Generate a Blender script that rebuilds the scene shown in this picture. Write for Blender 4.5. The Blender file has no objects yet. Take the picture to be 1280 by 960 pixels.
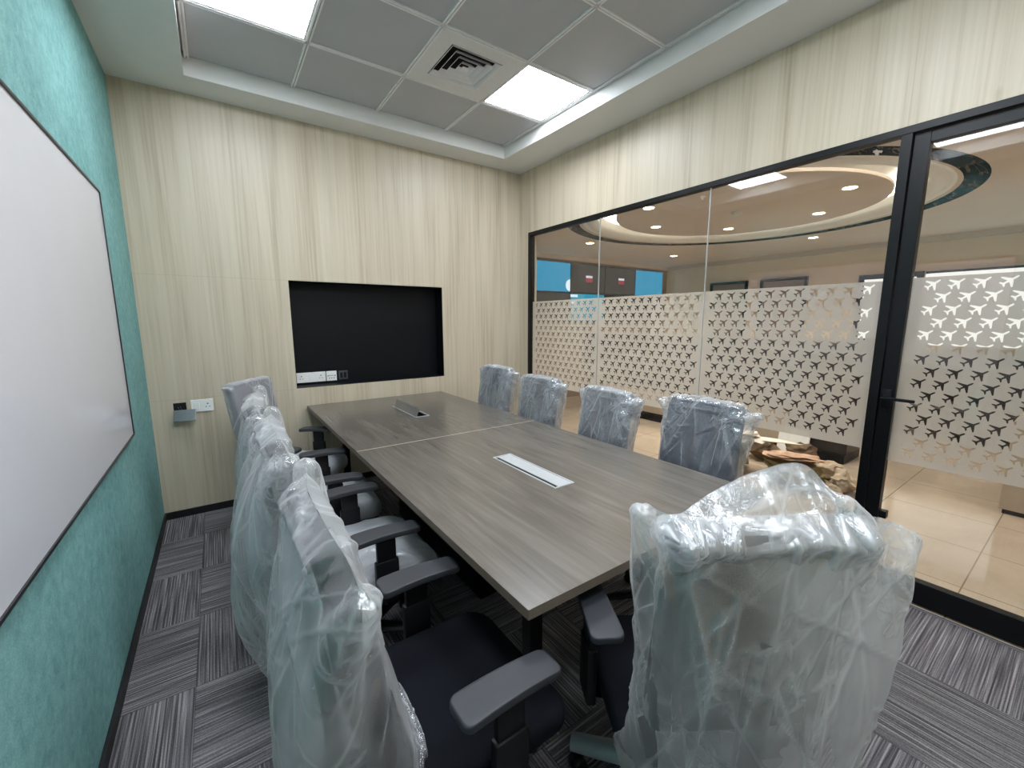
import bpy, bmesh, math, random
import numpy as np
from mathutils import Vector, Matrix
from mathutils.geometry import tessellate_polygon

PI = math.pi
SC = bpy.context.scene
COL = SC.collection

# ------------------------------------------------------------------ room measures (metres)
CAMZ = 1.4687
XL, XR = -0.434, 2.830          # left (teal) wall, right (glass) wall
YB, YF = 3.872, -1.15           # wall with the niche, wall behind the camera
HC = 3.017                      # height of the ceiling border
TRAY = 0.11                     # the tiled tray sits this much higher
TX0, TX1, TY0, TY1 = -0.025, 2.445, -0.62, 3.60
G0X, G0Y, GS = 0.0, 3.0, 0.605  # ceiling grid
GT, GJ = 2.392, 3.722           # glass frame top, far jamb
LH = 2.60                       # lobby ceiling
LX1, LY0, LY1 = 8.32, -3.2, 5.83


def srgb(r, g, b):
    f = lambda c: ((c / 255.0 + 0.055) / 1.055) ** 2.4 if c > 10.3 else c / 255.0 / 12.92
    return (f(r), f(g), f(b), 1.0)


# ------------------------------------------------------------------ node helpers
class NT:
    def __init__(self, name):
        self.m = bpy.data.materials.new(name)
        self.m.use_nodes = True
        self.t = self.m.node_tree
        self.t.nodes.clear()
        self.out = self.t.nodes.new('ShaderNodeOutputMaterial')

    def n(self, typ, **kw):
        nd = self.t.nodes.new(typ)
        ins = kw.pop('ins', {})
        for k, v in kw.items():
            setattr(nd, k, v)
        for k, v in ins.items():
            s = nd.inputs[k]
            if hasattr(v, 'bl_idname') and 'Socket' in v.bl_idname:
                self.t.links.new(v, s)
            else:
                s.default_value = v
        return nd

    def math(self, op, a, b=0.0, c=0.0, clamp=False):
        nd = self.n('ShaderNodeMath', operation=op, use_clamp=clamp)
        for i, v in enumerate((a, b, c)):
            if isinstance(v, (int, float)):
                nd.inputs[i].default_value = v
            else:
                self.t.links.new(v, nd.inputs[i])
        return nd.outputs[0]

    def coords(self):
        return self.n('ShaderNodeTexCoord').outputs['Object']

    def mapping(self, vec, scale=(1, 1, 1), loc=(0, 0, 0), rot=(0, 0, 0)):
        return self.n('ShaderNodeMapping', ins={'Vector': vec, 'Scale': scale, 'Location': loc, 'Rotation': rot}).outputs[0]

    def noise(self, vec, scale=5.0, detail=4.0, rough=0.55, dist=0.0):
        return self.n('ShaderNodeTexNoise', ins={'Vector': vec, 'Scale': scale, 'Detail': detail, 'Roughness': rough, 'Distortion': dist}).outputs[0]

    def ramp(self, fac, stops):
        nd = self.n('ShaderNodeValToRGB', ins={'Fac': fac})
        e = nd.color_ramp.elements
        e[0].position, e[0].color = stops[0]
        e[1].position, e[1].color = stops[-1]
        for p, c in stops[1:-1]:
            k = e.new(p)
            k.color = c
        return nd.outputs[0]

    def mixc(self, fac, a, b, mode='MIX'):
        nd = self.n('ShaderNodeMix', data_type='RGBA', blend_type=mode)
        for s, v in ((nd.inputs[0], fac), (nd.inputs[6], a), (nd.inputs[7], b)):
            if hasattr(v, 'bl_idname') and 'Socket' in v.bl_idname:
                self.t.links.new(v, s)
            else:
                s.default_value = v
        return nd.outputs[2]

    def bump(self, h, strength=0.3, dist=0.01):
        return self.n('ShaderNodeBump', ins={'Height': h, 'Strength': strength, 'Distance': dist}).outputs[0]

    def bsdf(self, **ins):
        return self.n('ShaderNodeBsdfPrincipled', ins={k.replace('_', ' '): v for k, v in ins.items()}).outputs[0]

    def mixs(self, fac, a, b):
        nd = self.n('ShaderNodeMixShader')
        if isinstance(fac, (int, float)):
            nd.inputs[0].default_value = fac
        else:
            self.t.links.new(fac, nd.inputs[0])
        self.t.links.new(a, nd.inputs[1])
        self.t.links.new(b, nd.inputs[2])
        return nd.outputs[0]

    def done(self, s):
        self.t.links.new(s, self.out.inputs['Surface'])
        return self.m


def m_plain(name, rgb, rough=0.5, metal=0.0, spec=0.5, var=0.06, scale=30.0, bump=0.0):
    """one colour with a faint procedural mottling"""
    t = NT(name)
    v = t.noise(t.coords(), scale, 3)
    c = srgb(*rgb)
    lo = tuple(x * (1 - var) for x in c[:3]) + (1,)
    hi = tuple(min(1, x * (1 + var)) for x in c[:3]) + (1,)
    col = t.ramp(v, [(0.3, lo), (0.7, hi)])
    ins = dict(Base_Color=col, Roughness=rough, Metallic=metal)
    ins['Specular_IOR_Level'] = spec
    if bump:
        ins['Normal'] = t.bump(v, bump, 0.004)
    return t.done(t.bsdf(**ins))


def m_emit(name, rgb, strength):
    t = NT(name)
    return t.done(t.n('ShaderNodeEmission', ins={'Color': srgb(*rgb), 'Strength': strength}).outputs[0])


def m_woodwall(name, grain):
    t = NT(name)
    o = t.coords()
    w = t.mapping(o, (5.2, 5.2, 0.28))
    a = t.noise(w, 1.5, 4, 0.5, 0.7)
    f = t.noise(t.mapping(o, (60, 60, 1.1)), 1.0, 5, 0.65, 0.3)
    patch = t.noise(t.mapping(o, (1.6, 1.6, 0.5)), 1.0, 2)
    v = t.math('ADD', t.math('MULTIPLY', a, 0.52), t.math('MULTIPLY', f, 0.48))
    c = t.ramp(v, [(0.30, srgb(160, 146, 123)), (0.40, srgb(182, 168, 144)), (0.50, srgb(198, 185, 162)), (0.66, srgb(208, 197, 176))])
    c = t.mixc(t.math('MULTIPLY', patch, 0.34), c, srgb(190, 183, 168))
    # knots
    vo = t.n('ShaderNodeTexVoronoi', ins={'Vector': t.mapping(o, (2.6, 2.6, 1.1)), 'Scale': 1.0, 'Randomness': 1.0}).outputs['Distance']
    k = t.math('SUBTRACT', 1.0, t.math('DIVIDE', vo, 0.045), clamp=True)
    c = t.mixc(t.math('MULTIPLY', k, 0.45), c, srgb(120, 98, 70))
    # butt joints between the laminate boards
    sep = t.n('ShaderNodeSeparateXYZ', ins={0: o})
    for z in (1.788, 0.897):
        d = t.math('ABSOLUTE', t.math('SUBTRACT', sep.outputs[2], z))
        lt = t.math('LESS_THAN', d, 0.0016)
        if grain == 'back':
            lt = t.math('MULTIPLY', lt, t.math('LESS_THAN', sep.outputs[0], 0.515))
        else:
            lt = t.math('MULTIPLY', lt, 0.0)
        c = t.mixc(t.math('MULTIPLY', lt, 0.3), c, srgb(140, 125, 98))
    return t.done(t.bsdf(Base_Color=c, Roughness=0.42, Normal=t.bump(f, 0.05, 0.002)))


def m_felt():
    t = NT('teal_felt')
    o = t.coords()
    n1 = t.noise(o, 180, 3, 0.7)
    n2 = t.noise(o, 26, 4, 0.65, 0.5)
    n3 = t.noise(o, 3.0, 2)
    v = t.math('ADD', t.math('MULTIPLY', n1, 0.35), t.math('ADD', t.math('MULTIPLY', n2, 0.45), t.math('MULTIPLY', n3, 0.2)))
    c = t.ramp(v, [(0.38, srgb(104, 149, 147)), (0.62, srgb(138, 185, 182))])
    return t.done(t.bsdf(Base_Color=c, Roughness=0.95, Specular_IOR_Level=0.15, Normal=t.bump(n1, 0.35, 0.002)))


def m_carpet():
    t = NT('carpet_tiles')
    o = t.coords()
    s = t.n('ShaderNodeSeparateXYZ', ins={0: o})
    u = t.math('DIVIDE', t.math('ADD', s.outputs[0], 0.195), 0.5)
    v = t.math('DIVIDE', t.math('SUBTRACT', s.outputs[1], 0.457), 0.5)
    iu, iv = t.math('FLOOR', u), t.math('FLOOR', v)
    par = t.math('MODULO', t.math('ADD', t.math('ADD', iu, iv), 100.0), 2.0)
    # even tiles: ribs along x (vary with y); odd: ribs along y
    across = t.math('ADD', t.math('MULTIPLY', par, s.outputs[0]), t.math('MULTIPLY', t.math('SUBTRACT', 1.0, par), s.outputs[1]))
    along = t.math('ADD', t.math('MULTIPLY', par, s.outputs[1]), t.math('MULTIPLY', t.math('SUBTRACT', 1.0, par), s.outputs[0]))
    rnd = t.math('ADD', t.math('MULTIPLY', iu, 3.71), t.math('MULTIPLY', iv, 7.13))
    cv = t.n('ShaderNodeCombineXYZ', ins={0: across, 1: t.math('MULTIPLY', along, 0.012), 2: rnd}).outputs[0]
    st = t.n('ShaderNodeTexNoise', ins={'Vector': cv, 'Scale': 210.0, 'Detail': 1.2, 'Roughness': 0.6}).outputs[0]
    cv2 = t.n('ShaderNodeCombineXYZ', ins={0: across, 1: along, 2: rnd}).outputs[0]
    tuft = t.noise(cv2, 260, 2, 0.6)
    rib = t.math('SINE', t.math('MULTIPLY', across, 2 * PI / 0.0125))
    val = t.math('ADD', t.math('MULTIPLY', st, 0.72), t.math('ADD', t.math('MULTIPLY', tuft, 0.26), t.math('MULTIPLY', rib, 0.045)))
    c = t.ramp(val, [(0.34, srgb(66, 64, 67)), (0.47, srgb(98, 95, 98)), (0.58, srgb(134, 130, 132)), (0.68, srgb(160, 156, 157))])
    fu = t.math('ABSOLUTE', t.math('SUBTRACT', t.math('FRACT', u), 0.5))
    fv = t.math('ABSOLUTE', t.math('SUBTRACT', t.math('FRACT', v), 0.5))
    seam = t.math('GREATER_THAN', t.math('MAXIMUM', fu, fv), 0.4965)
    c = t.mixc(t.math('MULTIPLY', seam, 0.5), c, srgb(40, 39, 42))
    h = t.math('ADD', rib, tuft)
    return t.done(t.bsdf(Base_Color=c, Roughness=1.0, Specular_IOR_Level=0.1, Normal=t.bump(h, 0.5, 0.003)))


def m_tablewood():
    t = NT('table_laminate')
    o = t.coords()
    a = t.noise(t.mapping(o, (7, 0.75, 7)), 2.0, 5, 0.6, 0.8)
    f = t.noise(t.mapping(o, (60, 2.2, 60)), 1.0, 3, 0.6)
    v = t.math('ADD', t.math('MULTIPLY', a, 0.6), t.math('MULTIPLY', f, 0.4))
    c = t.ramp(v, [(0.34, srgb(86, 80, 73)), (0.5, srgb(99, 93, 86)), (0.66, srgb(112, 106, 99))])
    return t.done(t.bsdf(Base_Color=c, Roughness=0.27, Specular_IOR_Level=0.7, Normal=t.bump(f, 0.04, 0.001)))


def schlick(t, f0=0.04):
    fac = t.n('ShaderNodeLayerWeight', ins={'Blend': 0.5}).outputs['Facing']
    return t.math('ADD', f0, t.math('MULTIPLY', 1 - f0, t.math('POWER', fac, 5.0)))


def m_glass():
    t = NT('clear_glass')
    tr = t.n('ShaderNodeBsdfTransparent', ins={'Color': (0.97, 0.985, 0.98, 1)}).outputs[0]
    gl = t.n('ShaderNodeBsdfGlossy', ins={'Color': (1, 1, 1, 1), 'Roughness': 0.0}).outputs[0]
    return t.done(t.mixs(schlick(t, 0.045), tr, gl))


def m_film():
    t = NT('frosted_film')
    tr = t.n('ShaderNodeBsdfTransparent', ins={'Color': (0.95, 0.95, 0.95, 1)}).outputs[0]
    c = srgb(222, 218, 213)
    tl = t.n('ShaderNodeBsdfTranslucent', ins={'Color': c}).outputs[0]
    df = t.n('ShaderNodeBsdfDiffuse', ins={'Color': c}).outputs[0]
    s = t.mixs(0.34, tl, df)
    return t.done(t.mixs(0.09, s, tr))


def m_poly(name, haze=0.42, tint=(226, 231, 235), gloss=0.07, fogvar=0.0):
    """thin milky polythene"""
    t = NT(name)
    o = t.coords()
    n2 = t.noise(t.mapping(o, (1, 1, 0.6)), 70, 4, 0.6, 1.0)
    nrm = t.bump(n2, 0.35, 0.004)
    tr = t.n('ShaderNodeBsdfTransparent', ins={'Color': (0.95, 0.96, 0.965, 1)}).outputs[0]
    c = srgb(*tint)
    tl = t.n('ShaderNodeBsdfTranslucent', ins={'Color': c, 'Normal': nrm}).outputs[0]
    df = t.n('ShaderNodeBsdfDiffuse', ins={'Color': c, 'Normal': nrm}).outputs[0]
    body = t.mixs(0.6, tl, df)
    gl = t.n('ShaderNodeBsdfGlossy', ins={'Color': (1, 1, 1, 1), 'Roughness': 0.2, 'Normal': nrm}).outputs[0]
    fac = t.n('ShaderNodeLayerWeight', ins={'Blend': 0.5}).outputs['Facing']
    # the milky film is uneven: clearer where stretched, foggier where doubled
    fog = t.noise(t.mapping(o, (1, 1, 0.7)), 4.5, 2, 0.5, 0.8)
    fog = t.math('MULTIPLY', t.math('SUBTRACT', fog, 0.36, clamp=True), fogvar)
    hz = t.math('ADD', t.math('ADD', haze, fog), t.math('MULTIPLY', t.math('POWER', fac, 2.2), 0.5), clamp=True)
    # creases of the sheet are stretched whiter
    cr = t.n('ShaderNodeAttribute', attribute_name='crease').outputs['Fac']
    hz = t.math('ADD', hz, t.math('MULTIPLY', cr, 0.28), clamp=True)
    s = t.mixs(hz, tr, body)
    g = t.math('ADD', gloss, t.math('MULTIPLY', 0.4, t.math('POWER', fac, 4.0)))
    return t.done(t.mixs(g, s, gl))


def m_lobbyfloor():
    t = NT('lobby_tiles')
    o = t.coords()
    s = t.n('ShaderNodeSeparateXYZ', ins={0: o})
    fu = t.math('ABSOLUTE', t.math('SUBTRACT', t.math('FRACT', t.math('DIVIDE', t.math('SUBTRACT', s.outputs[0], 2.64), 0.605)), 0.5))
    fv = t.math('ABSOLUTE', t.math('SUBTRACT', t.math('FRACT', t.math('DIVIDE', t.math('ADD', s.outputs[1], 2.70), 0.60)), 0.5))
    j = t.math('GREATER_THAN', t.math('MAXIMUM', fu, fv), 0.4945)
    n = t.noise(o, 2.2, 5, 0.6, 0.6)
    c = t.ramp(n, [(0.3, srgb(178, 162, 144)), (0.7, srgb(194, 179, 160))])
    c = t.mixc(t.math('MULTIPLY', j, 0.75), c, srgb(110, 92, 74))
    dust = t.noise(o, 0.9, 4, 0.6)
    return t.done(t.bsdf(Base_Color=c, Roughness=t.math('ADD', 0.02, t.math('MULTIPLY', dust, 0.14))))


def m_marble():
    t = NT('black_marble')
    o = t.coords()
    n = t.noise(t.mapping(o, (1.2, 5.5, 1)), 1.8, 4, 0.6, 0.7)
    c = t.ramp(n, [(0.50, srgb(4, 4, 4)), (0.54, srgb(8, 8, 8)), (0.57, srgb(120, 112, 104)), (0.60, srgb(6, 6, 6))])
    d = t.n('ShaderNodeBsdfDiffuse', ins={'Color': c}).outputs[0]
    g = t.n('ShaderNodeBsdfGlossy', ins={'Color': (1, 1, 1, 1), 'Roughness': 0.08}).outputs[0]
    return t.done(t.mixs(0.012, d, g))


M = {}
M['wood'] = m_woodwall('oak_laminate', 'back')
M['wood_r'] = m_woodwall('oak_laminate_header', 'right')
M['felt'] = m_felt()
M['carpet'] = m_carpet()
M['table'] = m_tablewood()
M['edge'] = m_plain('table_edge_band', (104, 93, 81), 0.5, var=0.08)
M['glass'] = m_glass()
M['film'] = m_film()
M['poly'] = m_poly('milky_polythene', 0.04, (232, 234, 237), 0.10, 0.75)
M['poly_thin'] = m_poly('clear_polythene', 0.09, (228, 233, 240), 0.15, 0.25)
M['poly_grey'] = m_poly('tight_polythene', 0.34, (222, 224, 230))
M['poly_seat'] = m_poly('seat_polythene', 0.62, (228, 232, 238), 0.10)
M['ltile'] = m_lobbyfloor()
M['marble'] = m_marble()
M['paint'] = m_plain('white_ceiling_paint', (226, 226, 224), 0.85, var=0.015, scale=4)
M['tile'] = m_plain('grey_ceiling_tile', (184, 186, 190), 0.6, var=0.02, scale=6)
M['tbar'] = m_plain('ceiling_grid_metal', (236, 236, 237), 0.45, var=0.02)
M['dwhite'] = m_plain('diffuser_white', (222, 222, 222), 0.5, var=0.02)
M['dark_gap'] = m_plain('duct_black', (10, 10, 11), 0.9)
M['black'] = m_plain('black_aluminium', (8, 9, 12), 0.36, 0.0, 0.3, var=0.1)
M['skirt'] = m_plain('black_skirting', (20, 20, 23), 0.45)
M['niche'] = m_plain('niche_black_laminate', (5, 8, 13), 0.5, 0.0, 0.22, var=0.2, scale=7)
M['plast'] = m_plain('white_socket_plastic', (236, 236, 234), 0.3, var=0.01)
M['pin'] = m_plain('socket_hole', (28, 28, 30), 0.7)
M['dsock'] = m_plain('black_socket_plastic', (62, 64, 66), 0.35, var=0.3, scale=60)
M['board'] = m_plain('whiteboard_enamel', (212, 212, 218), 0.14, var=0.012, scale=3)
M['bframe'] = m_plain('whiteboard_frame', (38, 38, 42), 0.4)
M['chair_blk'] = m_plain('chair_black_plastic', (11, 12, 14), 0.42, 0.0, 0.3, var=0.1)
M['chair_pad'] = m_plain('armrest_pad_rubber', (44, 46, 51), 0.5, var=0.06)
M['chair_fab'] = m_plain('navy_black_upholstery', (8, 11, 18), 0.85, 0.0, 0.15, var=0.14, scale=300, bump=0.3)
M['chair_blue'] = m_plain('slate_blue_upholstery', (26, 38, 60), 0.85, var=0.14, scale=300, bump=0.3)
M['chair_grey'] = m_plain('grey_upholstery', (96, 96, 104), 0.9, var=0.1, scale=300, bump=0.3)
M['chrome'] = m_plain('brushed_steel', (150, 152, 155), 0.3, 0.9)
M['alu'] = m_plain('silver_aluminium', (206, 209, 212), 0.33, 0.35, var=0.03)
M['lever'] = m_plain('red_lever', (150, 30, 36), 0.4)
M['cream'] = m_plain('cream_lobby_paint', (240, 228, 208), 0.75, var=0.03, scale=3)
M['lceil'] = m_plain('lobby_ceiling_paint', (218, 206, 195), 0.8, var=0.02, scale=3)
M['taupe'] = m_plain('taupe_panel', (148, 132, 118), 0.6, var=0.05, scale=4)
M['lwhite'] = m_plain('white_lacquer', (240, 240, 236), 0.4, var=0.01)
M['wood_dk'] = m_plain('dark_counter_laminate', (46, 40, 36), 0.35, var=0.3, scale=5)
M['stone'] = m_plain('greige_stone', (176, 160, 140), 0.5, var=0.08, scale=6)
M['rubble'] = m_plain('broken_plaster', (176, 160, 138), 0.95, var=0.25, scale=16, bump=0.6)
M['brick'] = m_plain('broken_brick', (182, 150, 126), 0.95, var=0.25, scale=16, bump=0.6)
M['sack'] = m_plain('olive_sacking', (134, 122, 86), 0.9, var=0.2, scale=22, bump=0.4)
M['soil'] = m_plain('brown_rubble', (96, 78, 58), 0.95, var=0.35, scale=22, bump=0.6)
M['paper'] = m_plain('crumpled_white_sheet', (216, 208, 198), 0.8, var=0.08, scale=20, bump=0.4)
M['panel'] = m_emit('ceiling_panel_light', (240, 247, 255), 20.0)
M['cove'] = m_emit('cove_strip_light', (255, 240, 225), 110.0)
M['spot'] = m_emit('downlight_glow', (255, 226, 182), 16.0)
M['lit'] = m_emit('white_panel_added_glow', (255, 250, 242), 0.80)  # glow added so the white lobby panels look bright
M['lcd_blue'] = m_emit('blue_screen', (48, 140, 178), 0.85)
M['lcd_teal'] = m_emit('teal_screen', (60, 150, 176), 0.85)
M['lcd_dark'] = m_emit('dark_screen', (62, 57, 55), 0.75)
M['lcd_white'] = m_emit('white_screen_mark', (225, 238, 246), 0.9)
M['lcd_red'] = m_emit('red_screen_mark', (150, 62, 70), 0.8)


# ------------------------------------------------------------------ mesh helpers
class MB:
    """collects shapes and links them as ONE mesh object"""

    def __init__(self):
        self.bm = bmesh.new()

    def box(self, x0, x1, y0, y1, z0, z1, bev=0.0, seg=2, mtx=None):
        tmp = bmesh.new()
        bmesh.ops.create_cube(tmp, size=1.0)
        for v in tmp.verts:
            v.co = Vector(((x0 + x1) / 2 + v.co.x * (x1 - x0), (y0 + y1) / 2 + v.co.y * (y1 - y0), (z0 + z1) / 2 + v.co.z * (z1 - z0)))
        if bev > 0:
            bmesh.ops.bevel(tmp, geom=list(tmp.edges) + list(tmp.verts), offset=bev, segments=seg, profile=0.5, affect='EDGES')
        return self.merge(tmp, mtx)

    def merge(self, tmp, mtx=None):
        if mtx is not None:
            bmesh.ops.transform(tmp, matrix=mtx, verts=tmp.verts)
        me = bpy.data.meshes.new('tmp')
        tmp.to_mesh(me)
        tmp.free()
        self.bm.from_mesh(me)
        bpy.data.meshes.remove(me)
        return self

    def poly(self, verts, faces, mtx=None):
        vs = [self.bm.verts.new((mtx @ Vector(v)) if mtx is not None else v) for v in verts]
        for f in faces:
            try:
                self.bm.faces.new([vs[i] for i in f])
            except ValueError:
                pass
        return self

    def prism(self, pts, a0, a1, axis='z', mtx=None):
        """polygon pts (2D) extruded from a0 to a1 along axis; pts are the other two axes in order"""
        def P(p, a):
            return {'z': (p[0], p[1], a), 'y': (p[0], a, p[1]), 'x': (a, p[0], p[1])}[axis]
        n = len(pts)
        v = [P(p, a0) for p in pts] + [P(p, a1) for p in pts]
        f = [list(range(n))[::-1], list(range(n, 2 * n))] + [[i, (i + 1) % n, n + (i + 1) % n, n + i] for i in range(n)]
        return self.poly(v, f, mtx)

    def lathe(self, prof, n=32, c=(0, 0, 0), mtx=None, closed=False):
        """prof: list of (r, z)"""
        v, f = [], []
        for r, z in prof:
            for k in range(n):
                a = 2 * PI * k / n
                v.append((c[0] + r * math.cos(a), c[1] + r * math.sin(a), c[2] + z))
        m = len(prof)
        for i in range(m if closed else m - 1):
            i2 = (i + 1) % m
            for k in range(n):
                k2 = (k + 1) % n
                f.append([i * n + k, i * n + k2, i2 * n + k2, i2 * n + k])
        if not closed:
            f.append(list(range(n))[::-1])
            f.append([(m - 1) * n + k for k in range(n)])
        return self.poly(v, f, mtx)

    def tube(self, pts, r, n=10, flat=1.0):
        """round (or flattened) bar along a polyline"""
        pts = [Vector(p) for p in pts]
        v, f = [], []
        up = Vector((0, 0, 1))
        for i, p in enumerate(pts):
            d = (pts[min(i + 1, len(pts) - 1)] - pts[max(i - 1, 0)]).normalized()
            s = d.cross(up)
            s = s.normalized() if s.length > 1e-4 else Vector((0, 1, 0))
            u = s.cross(d).normalized()
            rr = r[i] if isinstance(r, (list, tuple)) else r
            for k in range(n):
                a = 2 * PI * k / n
                v.append(p + s * math.cos(a) * rr + u * math.sin(a) * rr * flat)
        for i in range(len(pts) - 1):
            for k in range(n):
                k2 = (k + 1) % n
                f.append([i * n + k, i * n + k2, (i + 1) * n + k2, (i + 1) * n + k])
        f.append(list(range(n))[::-1])
        f.append([(len(pts) - 1) * n + k for k in range(n)])
        return self.poly(v, f)

    def build(self, name, mat, parent=None, smooth=False, angle=None):
        bmesh.ops.recalc_face_normals(self.bm, faces=self.bm.faces)
        me = bpy.data.meshes.new(name)
        self.bm.to_mesh(me)
        self.bm.free()
        me.materials.append(mat)
        o = bpy.data.objects.new(name, me)
        COL.objects.link(o)
        if parent is not None:
            o.parent = parent
        if smooth:
            for p in me.polygons:
                p.use_smooth = True
            if angle:
                me.set_sharp_from_angle(angle=math.radians(angle))
        return o


def box_obj(name, mat, b, parent=None, bev=0.0):
    return MB().box(*b, bev=bev).build(name, mat, parent)


def tag(o, label=None, cat=None, group=None, kind=None):
    if label:
        o['label'] = label
    if cat:
        o['category'] = cat
    if group:
        o['group'] = group
    if kind:
        o['kind'] = kind
    return o


def struct(o, label=None):
    o['kind'] = 'structure'
    if label:
        o['label'] = label
    return o


def empty(name, loc=(0, 0, 0), rz=0.0):
    o = bpy.data.objects.new(name, None)
    o.location = loc
    o.rotation_euler = (0, 0, rz)
    o.empty_display_size = 0.1
    COL.objects.link(o)
    return o


def copy_tree(o, parent=None):
    c = o.copy()
    COL.objects.link(c)
    if parent is not None:
        c.parent = parent
    for ch in [x for x in bpy.data.objects if x.parent == o]:
        copy_tree(ch, c)
    return c


# ================================================================== THE ROOM
struct(box_obj('floor', M['carpet'], (XL, XR, YF, YB, -0.08, 0.0)), 'striped grey carpet tiles laid quarter-turned')
struct(box_obj('wall_left', M['felt'], (XL - 0.12, XL, YF - 0.12, YB, -0.08, HC + 0.3)), 'teal felt covered wall')
struct(box_obj('wall_front', M['wood_r'], (XL, XR + 0.12, YF - 0.12, YF, -0.08, HC + 0.3)))

# wall with the niche
NX0, NX1, NZ0, NZ1, ND = 0.512, 1.872, 0.902, 1.789, 0.16
w = MB()
x0, x1, z0, z1 = XL - 0.12, XR + 0.12, -0.08, HC + 0.3
for b in ((x0, NX0, z0, z1), (NX1, x1, z0, z1), (NX0, NX1, z0, NZ0), (NX0, NX1, NZ1, z1)):
    w.box(b[0], b[1], YB, YB + 0.2, b[2], b[3])
struct(w.build('wall_back', M['wood']), 'pale oak laminate wall with niche')
n = MB()
t_ = 0.004
n.box(NX0, NX1, YB + ND, YB + ND + 0.02, NZ0, NZ1)
n.box(NX0, NX0 + t_, YB + 0.003, YB + ND, NZ0, NZ1).box(NX1 - t_, NX1, YB + 0.003, YB + ND, NZ0, NZ1)
n.box(NX0, NX1, YB + 0.003, YB + ND, NZ0, NZ0 + t_).box(NX0, NX1, YB + 0.003, YB + ND, NZ1 - t_, NZ1)
struct(n.build('trim_1', M['niche']), 'black lining of the wall niche')

# right wall: header above the glass, sliver beside the corner, stretch beyond the door
DOOR_Y1 = -0.30
w = MB()
w.box(XR, XR + 0.12, YF - 0.12, YB, GT, HC + 0.3)
w.box(XR, XR + 0.12, GJ, YB, -0.08, GT)
w.box(XR, XR + 0.12, YF - 0.12, DOOR_Y1 - 0.04, -0.08, GT)
struct(w.build('wall_right', M['wood_r']), 'pale oak laminate header above the glass')

# baseboards
struct(box_obj('baseboard_left', M['skirt'], (XL, XL + 0.012, YF, YB, 0, 0.055), bev=0.002))
struct(box_obj('baseboard_back', M['skirt'], (XL + 0.012, XR, YB - 0.012, YB, 0, 0.055), bev=0.002))

# ceiling: plaster border, step, tiles and grid
def tile_cells():
    xs = [TX0] + [G0X + GS * k for k in range(0, 5)]
    ys = [G0Y + GS]
    k = 0
    while ys[-1] > TY0 + 0.02:
        k += 1
        ys.append(max(TY0, G0Y + GS - GS * k))
    return xs, ys

w = MB()
X0, X1, Y0, Y1 = XL - 0.1, XR + 0.1, YF - 0.1, YB + 0.1
for b in ((X0, TX0, Y0, Y1), (TX1, X1, Y0, Y1), (TX0, TX1, Y0, TY0), (TX0, TX1, TY1, Y1)):
    w.box(b[0], b[1], b[2], b[3], HC, HC + 0.2)
ceil_o = struct(w.build('ceiling', M['paint']), 'white plaster border around the sunken tile field')
LIGHT_CELLS = [(0, 0), (3, 0), (0, 3), (2, 3), (0, 5), (2, 5)]     # (column, row) counted from the grid origin; the last two are added fill
VENT_CELL = (2, 0)
tl = MB()
gb = MB()
zc = HC + TRAY
for c in range(4):
    for r in range(-1, 7):
        xa, xb = G0X + GS * c, G0X + GS * (c + 1)
        yb_, ya = G0Y - GS * r, G0Y - GS * (r + 1)
        ya, yb_ = max(ya, TY0), min(yb_, TY1)
        if yb_ - ya < 0.03 or (c, r) in LIGHT_CELLS or (c, r) == VENT_CELL:
            continue
        tl.box(xa + 0.012, min(xb, TX1) - 0.012, ya + 0.012, yb_ - 0.012, zc + 0.002, zc + 0.02, bev=0.004, seg=2)
o = tl.build('ceiling_tiles', M['tile'], ceil_o)
for k in range(0, 5):
    x = G0X + GS * k
    gb.box(x - 0.013, x - 0.003, TY0, TY1, zc - 0.006, zc + 0.03)
    gb.box(x + 0.003, x + 0.013, TY0, TY1, zc - 0.006, zc + 0.03)
    gb.box(x - 0.003, x + 0.003, TY0, TY1, zc + 0.006, zc + 0.03)
for k in range(-1, 7):
    y = G0Y - GS * k
    if TY0 < y < TY1:
        gb.box(TX0, TX1, y - 0.013, y - 0.003, zc - 0.006, zc + 0.03)
        gb.box(TX0, TX1, y + 0.003, y + 0.013, zc - 0.006, zc + 0.03)
        gb.box(TX0, TX1, y - 0.003, y + 0.003, zc + 0.006, zc + 0.03)
gb.box(TX0 - 0.01, TX1 + 0.01, TY0 - 0.01, TY1 + 0.01, zc + 0.03, zc + 0.05)
gb.build('ceiling_grid', M['tbar'], ceil_o)


def ceiling_light(c, r, label):
    cx, cy = G0X + GS * (c + 0.5), G0Y - GS * (r + 0.5)
    t = tag(empty('ceiling_light', (cx, cy, zc)), label, 'light', 'square ceiling light panels')
    h = GS / 2 - 0.008
    f = MB()
    for a in ((-h, h, -h, -h + 0.018), (-h, h, h - 0.018, h), (-h, -h + 0.018, -h + 0.018, h - 0.018), (h - 0.018, h, -h + 0.018, h - 0.018)):
        f.box(a[0], a[1], a[2], a[3], -0.003, 0.02, bev=0.002)
    f.build('frame', M['dwhite'], t)
    MB().box(-h + 0.018, h - 0.018, -h + 0.018, h - 0.018, 0.002, 0.016).build('diffuser', M['panel'], t)


ceiling_light(0, 0, 'square lit ceiling panel cut off by the top edge of the photo')
ceiling_light(3, 0, 'square lit ceiling panel in the corner, beside the air vent')
ceiling_light(0, 3, 'square lit ceiling panel over the teal wall side, seen mirrored in the glass door')
ceiling_light(2, 3, 'square lit ceiling panel over the near half of the table')

ceiling_light(0, 5, 'added unseen fill panel in the ceiling over the camera end of the whiteboard')  # unseen panel added to brighten the near end of the room
ceiling_light(2, 5, 'added unseen fill panel in the ceiling over the camera end of the room, off the table end')  # second added fill panel, also out of view

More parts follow.
